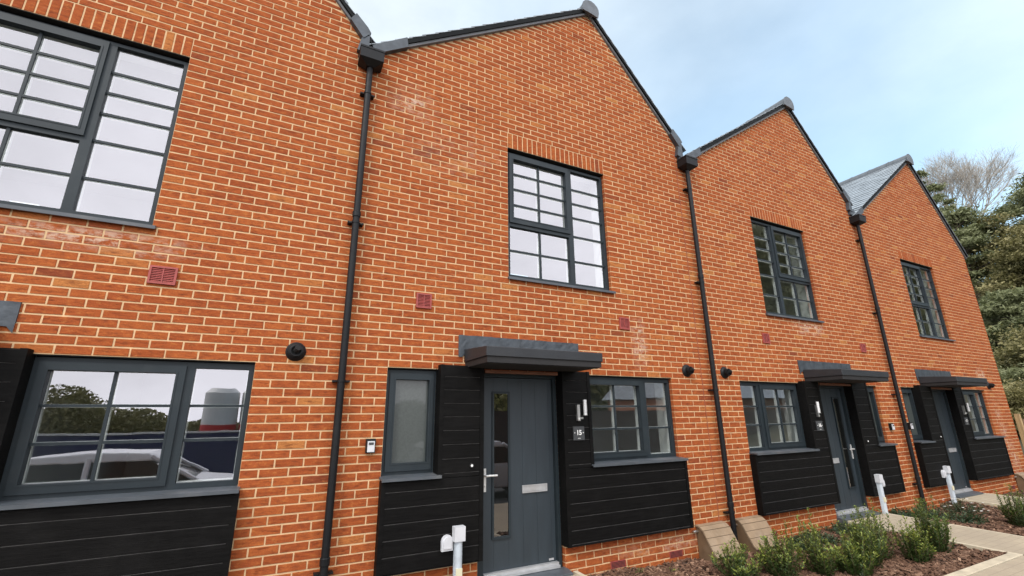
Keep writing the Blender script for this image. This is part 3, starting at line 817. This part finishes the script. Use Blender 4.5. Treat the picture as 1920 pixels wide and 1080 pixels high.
# ------------------------------------------------------------------ ground
def gz(x, y):
    a = -.13
    if y < -2.1: a = -.13-(-2.1-y)*.05
    if y < -8: a = -.425-(-8-y)*.12
    if y < -14: a = -1.14
    return a
m = MB()
ys = [-400, -120, -60, -30, -14, -11, -8, -6, -4.2, -2.1, -1, 0, .3, 4, 9, 30, 120, 400]; xs = [-400, -100, -30, -5, 0, 5, 10, 15, 20, 25, 40, 100, 400]
for x0, x1 in zip(xs, xs[1:]):
    for y0, y1 in zip(ys, ys[1:]):
        m.face([(x0,y0,gz(x0,y0)),(x1,y0,gz(x1,y0)),(x1,y1,gz(x1,y1)),(x0,y1,gz(x0,y1))])
tag(m.build('ground', M['tarmac']), kind='structure')
m = MB()
for x0, x1 in ((-3, 24.0),): m.face([(x0,-4.2,-.055),(x1,-4.2,-.055),(x1,-2.005,-.022),(x0,-2.005,-.022)]); m.face([(x0,-4.2,-.3),(x1,-4.2,-.3),(x1,-4.2,-.055),(x0,-4.2,-.055)])
tag(m.build('pavement', M['path']), kind='structure')
PATHS = [(1.40, 2.52), (6.42, 7.60), (12.58, 13.76), (16.36, 17.66)]
m = MB(); e = MB()
for (a, b) in PATHS:
    m.box(a+.05, b-.05, -2.0, -.118, -.2, -.03)
    m.face([(a+.05,-2.0,-.018),(b-.05,-2.0,-.018),(b-.05,-.1,.022),(a+.05,-.1,.022)])
    for q in (a, b-.05): e.prism_x([(-2.0, -.25), (-2.0, -.014), (-.01, .026), (-.01, -.25)], q, q+.05)
tag(m.build('path', M['path']), kind='structure')
beds = [(-3.0, 1.40), (2.52, 6.42), (7.60, 12.58), (13.76, 16.36), (17.66, 24.0)]
for (a, b) in beds: e.box(a, b, -2.0, -1.89, -.25, -.012)
tag(e.build('kerb_edging', M['edging'], recalc=True, bevel=.006), kind='structure')
def bedz(x, y):
    z = -.105+.018*math.sin(x*2.3+1)*math.cos(y*3.1)+.012*math.sin(x*7.1+y*5.3)
    for (a, b) in PATHS:
        d = min(abs(x-a), abs(x-b))
        if d < .9: z += (.9-d)/.9*.065
    if y < -1.6: z += (-1.6-y)*.14
    return min(z, -.022)
m = MB()
for (a, b) in beds:
    nx = max(4, int((b-a)/.12)); ny = 16
    g = [[(a+(b-a)*i/nx, -1.89+1.91*j/ny, bedz(a+(b-a)*i/nx, -1.89+1.91*j/ny)) for i in range(nx+1)] for j in range(ny+1)]
    for j in range(ny):
        for i in range(nx): m.face([g[j][i], g[j][i+1], g[j+1][i+1], g[j+1][i]])
tag(m.build('soil', M['soil'], smooth=True), kind='structure')
# bark chips
m = MB(); rng = random.Random(21)
def chips(a, b, n):
    for _ in range(n):
        x = rng.uniform(a, b); y = rng.uniform(-1.87, -.01); z = bedz(x, y)+rng.uniform(.002, .016)
        l = rng.uniform(.012, .042)*(1.5 if rng.random() < .12 else 1); w = l*rng.uniform(.25, .55); t = rng.uniform(.004, .009)
        Mx = Matrix.Translation((x, y, z)) @ Matrix.Rotation(rng.uniform(0, 6.28), 4, 'Z') @ Matrix.Rotation(rng.gauss(0, .4), 4, 'X') @ Matrix.Rotation(rng.gauss(0, .35), 4, 'Y')
        c = [Mx @ Vector(q) for q in ((-l,-w,0),(l,-w*.6,0),(l*.9,w,0),(-l*.8,w*.8,0),(-l*.9,-w*.8,t),(l*.85,-w*.5,t),(l*.8,w*.8,t),(-l*.7,w*.7,t))]
        tt = (min(1, max(0, rng.gauss(.42, .2)+(.4 if rng.random() < .04 else 0))),)*3
        for q in ((4,5,6,7),(0,1,5,4),(1,2,6,5),(2,3,7,6),(3,0,4,7)): m.face([tuple(c[i]) for i in q], tt)
chips(7.6, 12.58, 15000); chips(13.76, 16.36, 5000); chips(17.66, 20.5, 1800)
tag(m.build('bark_mulch', M['bark'], tint=True), label='brown bark chip mulch covering the planting beds', kind='stuff')

# ------------------------------------------------------------------ planting
def leaf(m, p, d, nrm, l, w, t):
    """folded pointed leaf from p along d"""
    d = d.normalized(); s = d.cross(nrm)
    if s.length < .05: s = d.cross(Vector((1, .3, .2)))
    s.normalize(); n = s.cross(d)
    a = p; b = p+d*l*.5+s*w*.5+n*w*.12; c = p+d*l; e = p+d*l*.5-s*w*.5+n*w*.12; k = p+d*l*.5
    m.face([tuple(a), tuple(b), tuple(c), tuple(k)], t); m.face([tuple(a), tuple(k), tuple(c), tuple(e)], t)
def shrub(x, y, h, w, seed, label, group, mat='box_leaf', stems=26, per=92, ll=.030, young=.35, upright=True, name='evergreen_shrub', flowers=0, lean=0.0):
    rng = random.Random(seed); z0 = bedz(x, y)
    t = thing(name, label, 'shrub', (x, y, z0), group)
    lf = MB(); st = MB(); fw = MB()
    for i in range(stems):
        a = rng.uniform(0, 6.28); r = math.sqrt(rng.random())
        bx, by = x+math.cos(a)*r*w*.16, y+math.sin(a)*r*w*.16
        tx, ty = x+math.cos(a)*r*w*.5+rng.gauss(0, .02)+lean, y+math.sin(a)*r*w*.5+rng.gauss(0, .02)
        hh = h*(1-.35*r*r)*(rng.uniform(.95, 1.2) if rng.random() < .18 else rng.uniform(.45, .88))
        if not upright: hh = h*(1-.6*r*r)*rng.uniform(.5, 1.1)
        P0 = Vector((bx, by, z0-.02)); P2 = Vector((tx, ty, z0+hh)); P1 = (P0+P2)/2+Vector((math.cos(a)*w*.10*r, math.sin(a)*w*.10*r, -.02))
        q = lambda s: P0*(1-s)**2+P1*2*s*(1-s)+P2*s*s
        st.tube([q(0), q(.35), q(.7), q(1)], [.0045, .0035, .0025, .0012], 4, caps=False)
        n = int(per*(.55+.6*hh/h))
        for j in range(n):
            s = .10+.92*(j/n); s = min(s, 1.02)
            p = q(min(s, 1)); 
            d1 = (q(min(1, s+.05))-q(max(0, s-.05))).normalized()
            az = rng.uniform(0, 6.28); out = Vector((math.cos(az), math.sin(az), 0))
            off = rng.uniform(0, .035) if rng.random() < .6 else 0
            d = out*rng.uniform(.6, 1)+d1*rng.uniform(.35, 1.1)
            l = ll*rng.uniform(.7, 1.25)
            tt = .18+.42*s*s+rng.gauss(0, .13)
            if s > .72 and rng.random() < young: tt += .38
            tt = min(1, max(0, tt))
            leaf(lf, p+out*off, d, d1, l, l*.5, (tt, rng.random(), 0))
    for i in range(flowers):
        a = rng.uniform(0, 6.28); r = math.sqrt(rng.random())*w*.55
        c = Vector((x+math.cos(a)*r, y+math.sin(a)*r, z0+h*rng.uniform(.5, 1.05)*(1-(r/w)**2)))
        for k in range(6):
            b = k*1.047+rng.uniform(-.2, .2); leaf(fw, c, Vector((math.cos(b), math.sin(b), .45)), Vector((0,0,1)), .026, .022, (rng.random(),)*3)
    st.build('stem', M['stem'], t); lf.build('foliage', M[mat], t, tint=True)
    if flowers: fw.build('blossom', M['petal'], t, tint=True)
    return t
GS = 'upright evergreen shrubs in the bark bed'
SH = [(9.30, -.68, .40, .56, 'clump of green shrub nearest the left meter box, at the bottom edge', 22, 0.5),
      (9.66, -.97, .50, .42, 'bushy shrub below the right meter box', 28, 0.45),
      (10.08, -1.14, .50, .42, 'dense green shrub in mid bed between two bushy ones, at the bottom edge', 26, 0.5),
      (10.48, -1.26, .46, .44, 'dense rounded shrub in the middle of the bed, yellow-green tips', 30, 0.45),
      (10.92, -1.18, .58, .50, 'wide dense shrub with two tall dark shoots', 34, 0.30),
      (11.42, -1.06, .62, .40, 'thin leaning shrub with long spiky shoots beside the path', 16, 0.30),
      (11.62, -1.36, .50, .36, 'narrow shrub with bright yellow-green side, before the path', 20, 0.75),
      (12.12, -1.36, .58, .40, 'dark tall shrub closest to the path corner', 28, 0.12),
      (12.45, -1.22, .48, .26, 'slim dark shrub leaning over the path edge', 14, 0.05)]
for i, (x, y, h, w, lb, n, yg) in enumerate(SH): shrub(x, y, h*(.94+.1*(i % 3)), w*1.08, 40+i, lb, GS, stems=int(n*1.7), young=yg)
shrub(15.05, -1.30, .58, .42, 60, 'upright dark shrub at the right edge beyond the path', GS, stems=40, young=.1)
shrub(15.55, -1.45, .50, .40, 61, 'white-flowered shrub cut off by the right edge', GS, stems=18, young=.1, flowers=26)
GL = 'low ground cover plants along the wall foot'
LO = [(12.20, -.30, .16, .52, 'low dark mound beside the number 16 doorstep'), (11.45, -.32, .16, .50, 'low dark mound under the wide number 16 cladding'),
      (10.95, -.40, .15, .46, 'low spreading mound right of the right meter box'), (11.55, -.78, .15, .44, 'small low mound in mid bed behind the tall shrubs'),
      (14.05, -.22, .15, .40, 'low sparse mound beside the number 16 cable riser foot'), (14.55, -.35, .18, .55, 'low spreading mound at the farthest downpipe foot'),
      (14.75, -.75, .15, .55, 'low brownish-green mound in the bed between two paths')]
for i, (x, y, h, w, lb) in enumerate(LO): shrub(x, y, h, w, 80+i, lb, GL, 'low_leaf', 60, 36, .03, .1, False, 'ground_cover_plant')
shrub(15.55, -.42, .22, .75, 95, 'low plant with small white flowers left of the end path', GL, 'low_leaf', 60, 26, .028, .1, False, 'ground_cover_plant', flowers=20)
shrub(8.28, -.16, .10, .16, 97, 'tiny grassy tuft left of two tufts under the number 15 cladding', GL, 'box_leaf', 9, 12, .022, .2, False, 'ground_cover_plant')
shrub(8.72, -.24, .09, .16, 98, 'tiny grassy tuft right of two tufts under the number 15 cladding', GL, 'box_leaf', 9, 12, .022, .2, False, 'ground_cover_plant')
shrub(6.55, -.22, .15, .10, 99, 'small weed sprig before the number 15 doorstep', GL, 'box_leaf', 4, 12, .018, .8, True, 'weed_sprig')

# ------------------------------------------------------------------ trees behind the terrace
m = MB(); rng = random.Random(3)
def hz(x, y): 
    d = max(0, x-24); return -.14+min(9, d*.16)+.3*math.sin(x*.4)*math.cos(y*.5)
gx = [23.5+i*3.5 for i in range(18)]; gy = [-14+i*4 for i in range(20)]
for a, b in zip(gx, gx[1:]):
    for c, d in zip(gy, gy[1:]): m.face([(a,c,hz(a,c)),(b,c,hz(b,c)),(b,d,hz(b,d)),(a,d,hz(a,d))])
tag(m.build('hillside', M['hill'], smooth=True), kind='structure')
def card(m, p, s, rng, t, flat=.0, thin=1.0):
    d = Vector((rng.gauss(0,1), rng.gauss(0,1), rng.gauss(0,1)*(1-flat))).normalized(); n = Vector((rng.gauss(0,1), rng.gauss(0,1), rng.gauss(0,1)+flat)).normalized()
    leaf(m, p-d*s*.5, d, n, s, s*rng.uniform(.35, .7)*thin, t)
def crown_tree(name, label, cat, x, y, h, rad, zlo, mat, seed, shape, clumps, per, size, group, lean=(0,0), zb=None):
    per = int(per*2.3); size *= .60; thin = .62 if mat == 'pine' else 1.0
    rng = random.Random(seed); z0 = hz(x, y) if zb is None else zb
    t = thing(name, label, cat, (x, y, z0), group)
    tr = MB(); lf = MB()
    tr.tube([(x,y,z0-.3),(x+lean[0]*.3,y+lean[1]*.3,z0+h*.4),(x+lean[0],y+lean[1],z0+h*.96)], [h*.022, h*.014, .03], 8)
    for c in range(clumps):
        f = rng.random()
        zz = zlo+(1-zlo)*f
        a = rng.uniform(0, 6.28)
        if shape == 'cone': rr = rad*(1-f)**.75*1.05+.25
        elif shape == 'pine': rr = rad*(.55+.45*math.sin(f*3.0))*(1.0 if f < .75 else (1.25-f)*2)
        else: rr = rad*math.sqrt(max(.04, 1-(2*f-1)**2))
        rr *= rng.uniform(.45, 1.08)
        cx, cy, cz = x+lean[0]*zz+math.cos(a)*rr, y+lean[1]*zz+math.sin(a)*rr, z0+h*zz+rng.gauss(0, .25)
        tr.tube([(x+lean[0]*zz*.9, y+lean[1]*zz*.9, z0+h*max(.1, zz-.05)), ((x+cx)/2+lean[0]*zz*.4, (y+cy)/2, (z0+h*(zz-.03)+cz)/2), (cx, cy, cz)], [.07, .045, .015], 4, caps=False)
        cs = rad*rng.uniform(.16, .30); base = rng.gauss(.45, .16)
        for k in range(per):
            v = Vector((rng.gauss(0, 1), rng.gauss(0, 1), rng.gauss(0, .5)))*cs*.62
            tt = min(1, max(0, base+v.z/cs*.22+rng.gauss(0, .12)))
            card(lf, Vector((cx, cy, cz))+v, size*rng.uniform(.6, 1.3)*(1.35 if thin < 1 else 1), rng, (tt, 0, 0), .3, thin)
    tr.build('trunk', M['trunk'], t, smooth=True); lf.build('crown', M[mat], t, tint=True)
    return t
def dirpos(az, d): return 4.48+math.sin(R(az))*d, -4.6+math.cos(R(az))*d
GT = 'trees on the bank beyond the end house'
def T(az, d, top, **k):
    x, y = dirpos(az, d); z0 = hz(x, y); return x, y, 1.63+top*d-z0
x, y, h = T(72.5, 62, .405); crown_tree('pine_tree', 'pine tip showing just behind the roof slope of the end house', 'tree', x, y, h, 1.9, .35, 'pine', 1, 'pine', 60, 110, .42, GT)
x, y, h = T(74.1, 58, .315); crown_tree('pine_tree', 'green pine below and left of the bare tree', 'tree', x, y, h, 2.7, .12, 'pine', 2, 'round', 95, 120, .44, GT)
x, y, h = T(76.0, 60, .285); crown_tree('ivy_clad_tree', 'olive brown ivy-clad tree in front of the bare tree foot', 'tree', x, y, h, 3.0, .06, 'ivy', 3, 'round', 130, 130, .38, GT)
x, y, h = T(80.0, 64, .345); crown_tree('conifer_tree', 'tall dark conifer at the right edge with layered boughs', 'tree', x, y, h, 3.4, .45, 'pine', 4, 'pine', 80, 130, .44, GT)
x, y, h = T(79.2, 56, .265); crown_tree('ivy_clad_tree', 'brown-green scrubby tree at the right edge under the dark conifer', 'tree', x, y, h, 3.6, .05, 'ivy', 5, 'round', 150, 130, .38, GT)
x, y, h = T(77.4, 54, .235); crown_tree('ivy_clad_tree', 'leaning brown-green tree between the two green pines', 'tree', x, y, h, 2.6, .05, 'ivy', 9, 'round', 120, 120, .36, GT)
x, y, h = T(75.6, 46, .165); crown_tree('pine_tree', 'green pine at mid height beside the end house corner', 'tree', x, y, h, 2.2, .10, 'pine', 6, 'round', 90, 120, .36, GT)
x, y, h = T(78.4, 42, .11); crown_tree('ivy_clad_tree', 'low olive thicket tree above the timber fence', 'tree', x, y, h, 3.0, .02, 'ivy', 7, 'round', 140, 120, .30, GT)
x, y, h = T(74.8, 40, .04); crown_tree('pine_tree', 'low dark pine beside the lower house corner', 'tree', x, y, h, 2.4, .02, 'pine', 8, 'round', 90, 120, .30, GT)
x, y, h = T(75.3, 27, .02); crown_tree('bramble_thicket', 'dark bramble thicket behind the timber fence', 'thicket', x, y, h, 1.7, .02, 'ivy', 15, 'round', 110, 110, .22, GT)
x, y, h = T(79.5, 30, .03); crown_tree('bramble_thicket', 'bramble thicket at the right edge above the fence', 'thicket', x, y, h, 2.0, .02, 'ivy', 16, 'round', 110, 110, .24, GT)
# the bare tree
def bare_tree():
    x, y = dirpos(74.25, 75); z0 = hz(x, y); h = 1.63+.428*75-z0
    t = thing('bare_tree', 'leafless pale tree standing above the evergreens', 'tree', (x, y, z0), GT)
    tr = MB(); br = MB(); rng = random.Random(31)
    def grow(p, d, l, r, lev):
        if lev > 7 or r < .004: return
        q = p+d*l*.5+Vector((rng.gauss(0,.05), rng.gauss(0,.05), 0))*l; e = p+d*l
        (tr if lev < 2 else br).tube([p, q, e], [r, r*.85, r*.7], 6 if lev < 2 else 3, caps=False)
        n = 2 if lev < 1 else (3 if rng.random() < .75 else 4)
        for i in range(n):
            ax = Vector((rng.gauss(0,1), rng.gauss(0,1), rng.gauss(0,.4))).normalized()
            ang = rng.uniform(.22, .62) if lev > 0 else rng.uniform(.25, .5)
            nd = (Matrix.Rotation(ang, 3, ax.cross(d).normalized()) @ d); nd = (nd+Vector((0,0,.10))).normalized()
            grow(e if i else p+d*l*rng.uniform(.75, 1), nd, l*rng.uniform(.66, .84), r*rng.uniform(.56, .70), lev+1)
    tr.tube([(x,y,z0-.3),(x+.1,y,z0+h*.45)], [.34, .26], 8)
    p = Vector((x+.1, y, z0+h*.45))
    for a in range(7):
        d = Vector((math.cos(a*.898+.4)*(.46 if a % 2 else .2), math.sin(a*.898+.4)*(.46 if a % 2 else .2), 1)).normalized(); grow(p, d, h*.135, .12, 1)
    tr.build('trunk', M['twig'], t); br.build('branches', M['twig'], t)
bare_tree()
# fence beyond the end house
t = thing('timber_fence', 'brown timber fence with a pale post beyond the end house', 'fence', (22.9, .35, -.14))
a = MB()
for i in range(26): a.box(22.55+i*.148, 22.55+i*.148+.138, .50, .522, -.15, 1.42+.012*math.sin(i*2.1))
a.build('fence_boards', M['fence'], t)
a = MB(); a.box(22.35, 22.45, .40, .50, -.2, 1.56); a.build('fence_post', M['fence_pale'], t, bevel=.006)
a = MB(); a.box(24.3, 24.4, .40, .50, -.2, 1.50); a.build('fence_post', M['fence'], t, bevel=.006)

# ------------------------------------------------------------------ across the road (seen mirrored in the windows)
t = thing('site_hoarding', 'navy blue site hoarding across the road', 'hoarding', (-1, -14, -1.2))
a = MB()
for i in range(14): a.box(-12+i*1.22, -12+i*1.22+1.215, -14.05, -14.0, -1.3, 1.2)
a.build('hoarding_panels', M['navy'], t)
a = MB(); a.box(-12, 5.1, -14.08, -13.97, 1.2, 1.26); a.build('hoarding_cap', M['silo'], t)
t = thing('site_hoarding', 'brown site hoarding across the road on the right', 'hoarding', (20, -13, -.8))
a = MB()
for i in range(18): a.box(10.5+i*1.22, 10.5+i*1.22+1.215, -13.05, -13.0, -1.2, 1.85)
a.build('hoarding_panels', M['brownboard'], t)
for i, x in enumerate((2.0, 3.7)):
    t = thing('silo', ('white silo with a red band, left of two', 'white silo with a red band, right of two')[i], 'silo', (x, -25, -1.2), 'white silos beyond the hoarding')
    a = MB(); a.lathe((x, -25, -1.2), (0,0,1), [(0, .8), (4.2, .8), (4.45, .55), (4.5, .1)], 28); a.build('silo_body', M['silo'], t)
    a = MB(); a.lathe((x, -25, .95), (0,0,1), [(0, .812), (.42, .812)], 28); a.build('silo_band', M['red'], t)
def car(x, y, z, label):
    t = thing('parked_car', label, 'car', (x, y, z), 'white cars parked opposite')
    w = .86
    prof = [(-2.05,.35),(-2.1,.75),(-1.95,1.0),(-1.55,1.42),(-.6,1.5),(.35,1.44),(1.15,.98),(1.85,.84),(2.08,.62),(2.1,.35)]
    low = [(-2.05,.35),(-2.1,.75),(-1.98,.95),(1.1,.95),(1.85,.84),(2.08,.62),(2.1,.35)]
    def sec(b, pts, hw):
        n = len(pts)
        for s in (-1, 1):
            f = [(x+px, y+s*hw(pz), z+pz) for px, pz in pts]; b.face(f if s < 0 else f[::-1])
        for i in range(n):
            (ax_, az_), (bx_, bz_) = pts[i], pts[(i+1) % n]
            b.face([(x+ax_, y-hw(az_), z+az_), (x+ax_, y+hw(az_), z+az_), (x+bx_, y+hw(bz_), z+bz_), (x+bx_, y-hw(bz_), z+bz_)])
    hw = lambda q: w if q < .9 else w-(q-.9)*.36
    b = MB(); sec(b, low, hw); b.build('car_body', M['carpaint'], t, bevel=.05, recalc=True)
    b = MB(); sec(b, [(-1.95,.93),(-1.60,1.33),(.33,1.33),(1.12,.93)], lambda q: hw(q)-.012); b.build('car_windows', M['carglass'], t, recalc=True)
    b = MB(); sec(b, [(-1.66,1.32),(-1.5,1.44),(-.6,1.5),(.3,1.455),(.46,1.32)], hw); b.build('car_roof', M['carpaint'], t, bevel=.03, recalc=True)
    b = MB()
    for s in (-1, 1):
        for (p0, p1) in (((.36,1.40),(1.18,.93)), ((-.55,.94),(-.58,1.4)), ((-1.60,1.40),(-2.0,.93))):
            b.tube([(x+p0[0], y+s*hw(p0[1]), z+p0[1]), (x+p1[0], y+s*hw(p1[1]), z+p1[1])], .045, 6)
    b.build('car_pillar', M['carpaint'], t)
    for px in (-1.3, 1.32):
        for s in (-1, 1):
            b = MB(); b.lathe((x+px, y+s*(w-.20), z+.32), (0,s,0), [(0,.32),(.19,.32),(.205,.30),(.205,.21),(.19,.20)], 24); q = b.build('wheel', M['tyre'], t)
            b = MB(); 
            for k in range(8):
                c, d = math.cos(k*.785), math.sin(k*.785); b.tube([(x+px, y+s*(w+.012), z+.32), (x+px+c*.2, y+s*(w+.012), z+.32+d*.2)], [.035,.022], 6)
            b.build('rim', M['alu'], q)
car(2.15, -7.4, -.45, 'white hatchback parked opposite the leftmost house')
car(9.6, -7.2, -.45, 'white hatchback parked opposite the number 15 door')
t = thing('brick_garage_block', 'low brick building with a slate roof across the road', 'building', (36, -17, -.3))
a = MB(); a.box(26, 48, -22, -16, -1.2, 2.7); a.build('wall', M['farbrick'], t)
a = MB(); a.prism_x([(-15.6, 2.66), (-19, 4.9), (-22.4, 2.66)], 25.7, 48.3); a.build('roof', M['slate'], t, recalc=True)
def backing(m, x0, x1, y, top, t):
    n = int((x1-x0)/.8); k = 14; rg = random.Random(4)
    g = [[(x0+(x1-x0)*i/n+rg.uniform(-.2,.2), y-1.2*(j/k)**2+rg.uniform(-.45,.45), -1.3+(max(.2, top(x0+(x1-x0)*i/n))+1.3)*j/k+rg.uniform(-.12,.12)) for i in range(n+1)] for j in range(k+1)]
    for j in range(k):
        for i in range(n): m.face([g[j][i], g[j][i+1], g[j+1][i+1], g[j+1][i]], (min(1, max(0, rg.gauss(t, .13))),)*3)
m = MB(); rng = random.Random(77)
def wood_top(x):
    b = 6 if x < 24 else (6+(x-24)*.45 if x < 31 else (9.2+(x-31)*1.35 if x < 45 else 28.1))
    return b+1.4*math.sin(x*.8)+1.0*math.sin(x*2.1+1)
for i in range(42000):
    x = rng.uniform(22, 112); z = wood_top(x)*math.sqrt(rng.random())-1; y = -27-rng.random()*5+1.5*math.sin(x*1.3+z*.6)
    card(m, Vector((x, y, z)), rng.uniform(.5, 1.2), rng, (min(1, max(0, rng.gauss(.72, .18)+.2*math.sin(x*1.1)*math.cos(z*.9))), 0, 0))
backing(m, 22, 112, -30, lambda x: wood_top(x)-1.6, .45)
tag(m.build('treeline', M['woodland'], tint=True), label='dense wooded bank across the road', kind='stuff')
m = MB()
def scrub_top(x): return 1.25+.5*math.sin(x*.45+2.2)+.35*math.sin(x*1.3)+(3.0*math.exp(-((x+8.2)/3.4)**2))+(max(0, x-9)*.22)
for i in range(45000):
    x = rng.uniform(-34, 26); top = scrub_top(x)
    z = -1.2+(top+1.2)*math.sqrt(rng.random()); card(m, Vector((x, -36-rng.random()*4, z)), rng.uniform(.16, .36), rng, (min(1, max(0, rng.gauss(.62, .2))), 0, 0))
backing(m, -34, 26, -38.2, lambda x: scrub_top(x)-.45, .2)
tag(m.build('undergrowth', M['ivy'], tint=True), label='distant scrub beyond the navy hoarding', kind='stuff')

# ------------------------------------------------------------------ sky, sun, camera
SUN_DIR = Vector((-.72, -.66, 1.02)).normalized()      # towards the sun
elev = math.asin(SUN_DIR.z); rot = math.atan2(SUN_DIR.x, SUN_DIR.y)
wd = bpy.data.worlds.new('World'); scene.world = wd; wd.use_nodes = True
nt = wd.node_tree; nt.nodes.clear()
out = nt.nodes.new('ShaderNodeOutputWorld'); bg = nt.nodes.new('ShaderNodeBackground'); bg.inputs[1].default_value = .13
sky = nt.nodes.new('ShaderNodeTexSky'); sky.sky_type = 'NISHITA'; sky.sun_disc = False
sky.sun_elevation = elev; sky.sun_rotation = rot; sky.air_density = 1.0; sky.dust_density = 1.2; sky.ozone_density = 1.6
tc = nt.nodes.new('ShaderNodeTexCoord')
mp = nt.nodes.new('ShaderNodeMapping'); mp.inputs['Scale'].default_value = (1.5, 1.5, 2.6); mp.inputs['Rotation'].default_value = (.2, .35, .6)
L(nt, tc.outputs['Generated'], mp.inputs['Vector'])
c1 = noise(nt, mp.outputs[0], 1.5, 7, .52)
sep = nt.nodes.new('ShaderNodeSeparateXYZ'); L(nt, tc.outputs['Generated'], sep.inputs[0])
# cloud cover: thin ahead, thickening to the west and over the road
cov = math_(nt, 'MULTIPLY_ADD', sep.outputs[0], -.90, math_(nt, 'MULTIPLY_ADD', c1, .6, .2))
cov = math_(nt, 'MULTIPLY_ADD', sep.outputs[1], -.38, cov)
mask = ramp(nt, math_(nt, 'ADD', cov, .565), [(.15, .38), (.50, .66), (.85, 1.0)])
tone = ramp(nt, noise(nt, mp.outputs[0], 2.6, 6, .55), [(.3, .78), (.68, 1.0)])
side = ramp(nt, math_(nt, 'MULTIPLY_ADD', sep.outputs[1], -.5, .5), [(.36, (7.2, 7.85, 8.2)), (.62, (17.0, 17.0, 17.9))])   # brighter overcast over the road
cl = mix(nt, 1.0, side, tone, 'MULTIPLY')
skyb = mix(nt, 1.0, sky.outputs[0], (1.68, 2.18, 2.0), 'MULTIPLY')
L(nt, mix(nt, mask, skyb, cl), bg.inputs[0]); L(nt, bg.outputs[0], out.inputs[0])
sun = bpy.data.lights.new('sun', 'SUN'); sun.energy = 1.6; sun.angle = R(14); sun.color = (1, .95, .88)
so = bpy.data.objects.new('sun', sun); col.objects.link(so)
so.rotation_euler = SUN_DIR.to_track_quat('Z', 'Y').to_euler()

cam = bpy.data.cameras.new('camera'); co = bpy.data.objects.new('camera', cam); col.objects.link(co)
yaw, pit, rol = .476162, .277160, -.010396
fwd0 = Vector((math.sin(yaw), math.cos(yaw), 0)); right = Vector((math.cos(yaw), -math.sin(yaw), 0)); up = Vector((0,0,1))
fw = fwd0*math.cos(pit)+up*math.sin(pit); uv = -fwd0*math.sin(pit)+up*math.cos(pit)
r_ = right*math.cos(rol)+uv*math.sin(rol); u_ = -right*math.sin(rol)+uv*math.cos(rol)
co.matrix_world = Matrix((( r_.x, u_.x, -fw.x, 4.48027), (r_.y, u_.y, -fw.y, -4.60624), (r_.z, u_.z, -fw.z, 1.62637), (0,0,0,1)))
cam.sensor_fit = 'HORIZONTAL'; cam.sensor_width = 36; cam.lens = 846.568*36/1920; cam.clip_start = .05; cam.clip_end = 2000
scene.camera = co
scene.view_settings.view_transform = 'Standard'; scene.view_settings.look = 'None'; scene.view_settings.exposure = 0.29; scene.view_settings.gamma = 1
scene.render.engine = 'CYCLES'
scene.cycles.max_bounces = 8; scene.cycles.transparent_max_bounces = 16
scene.cycles.use_denoising = True
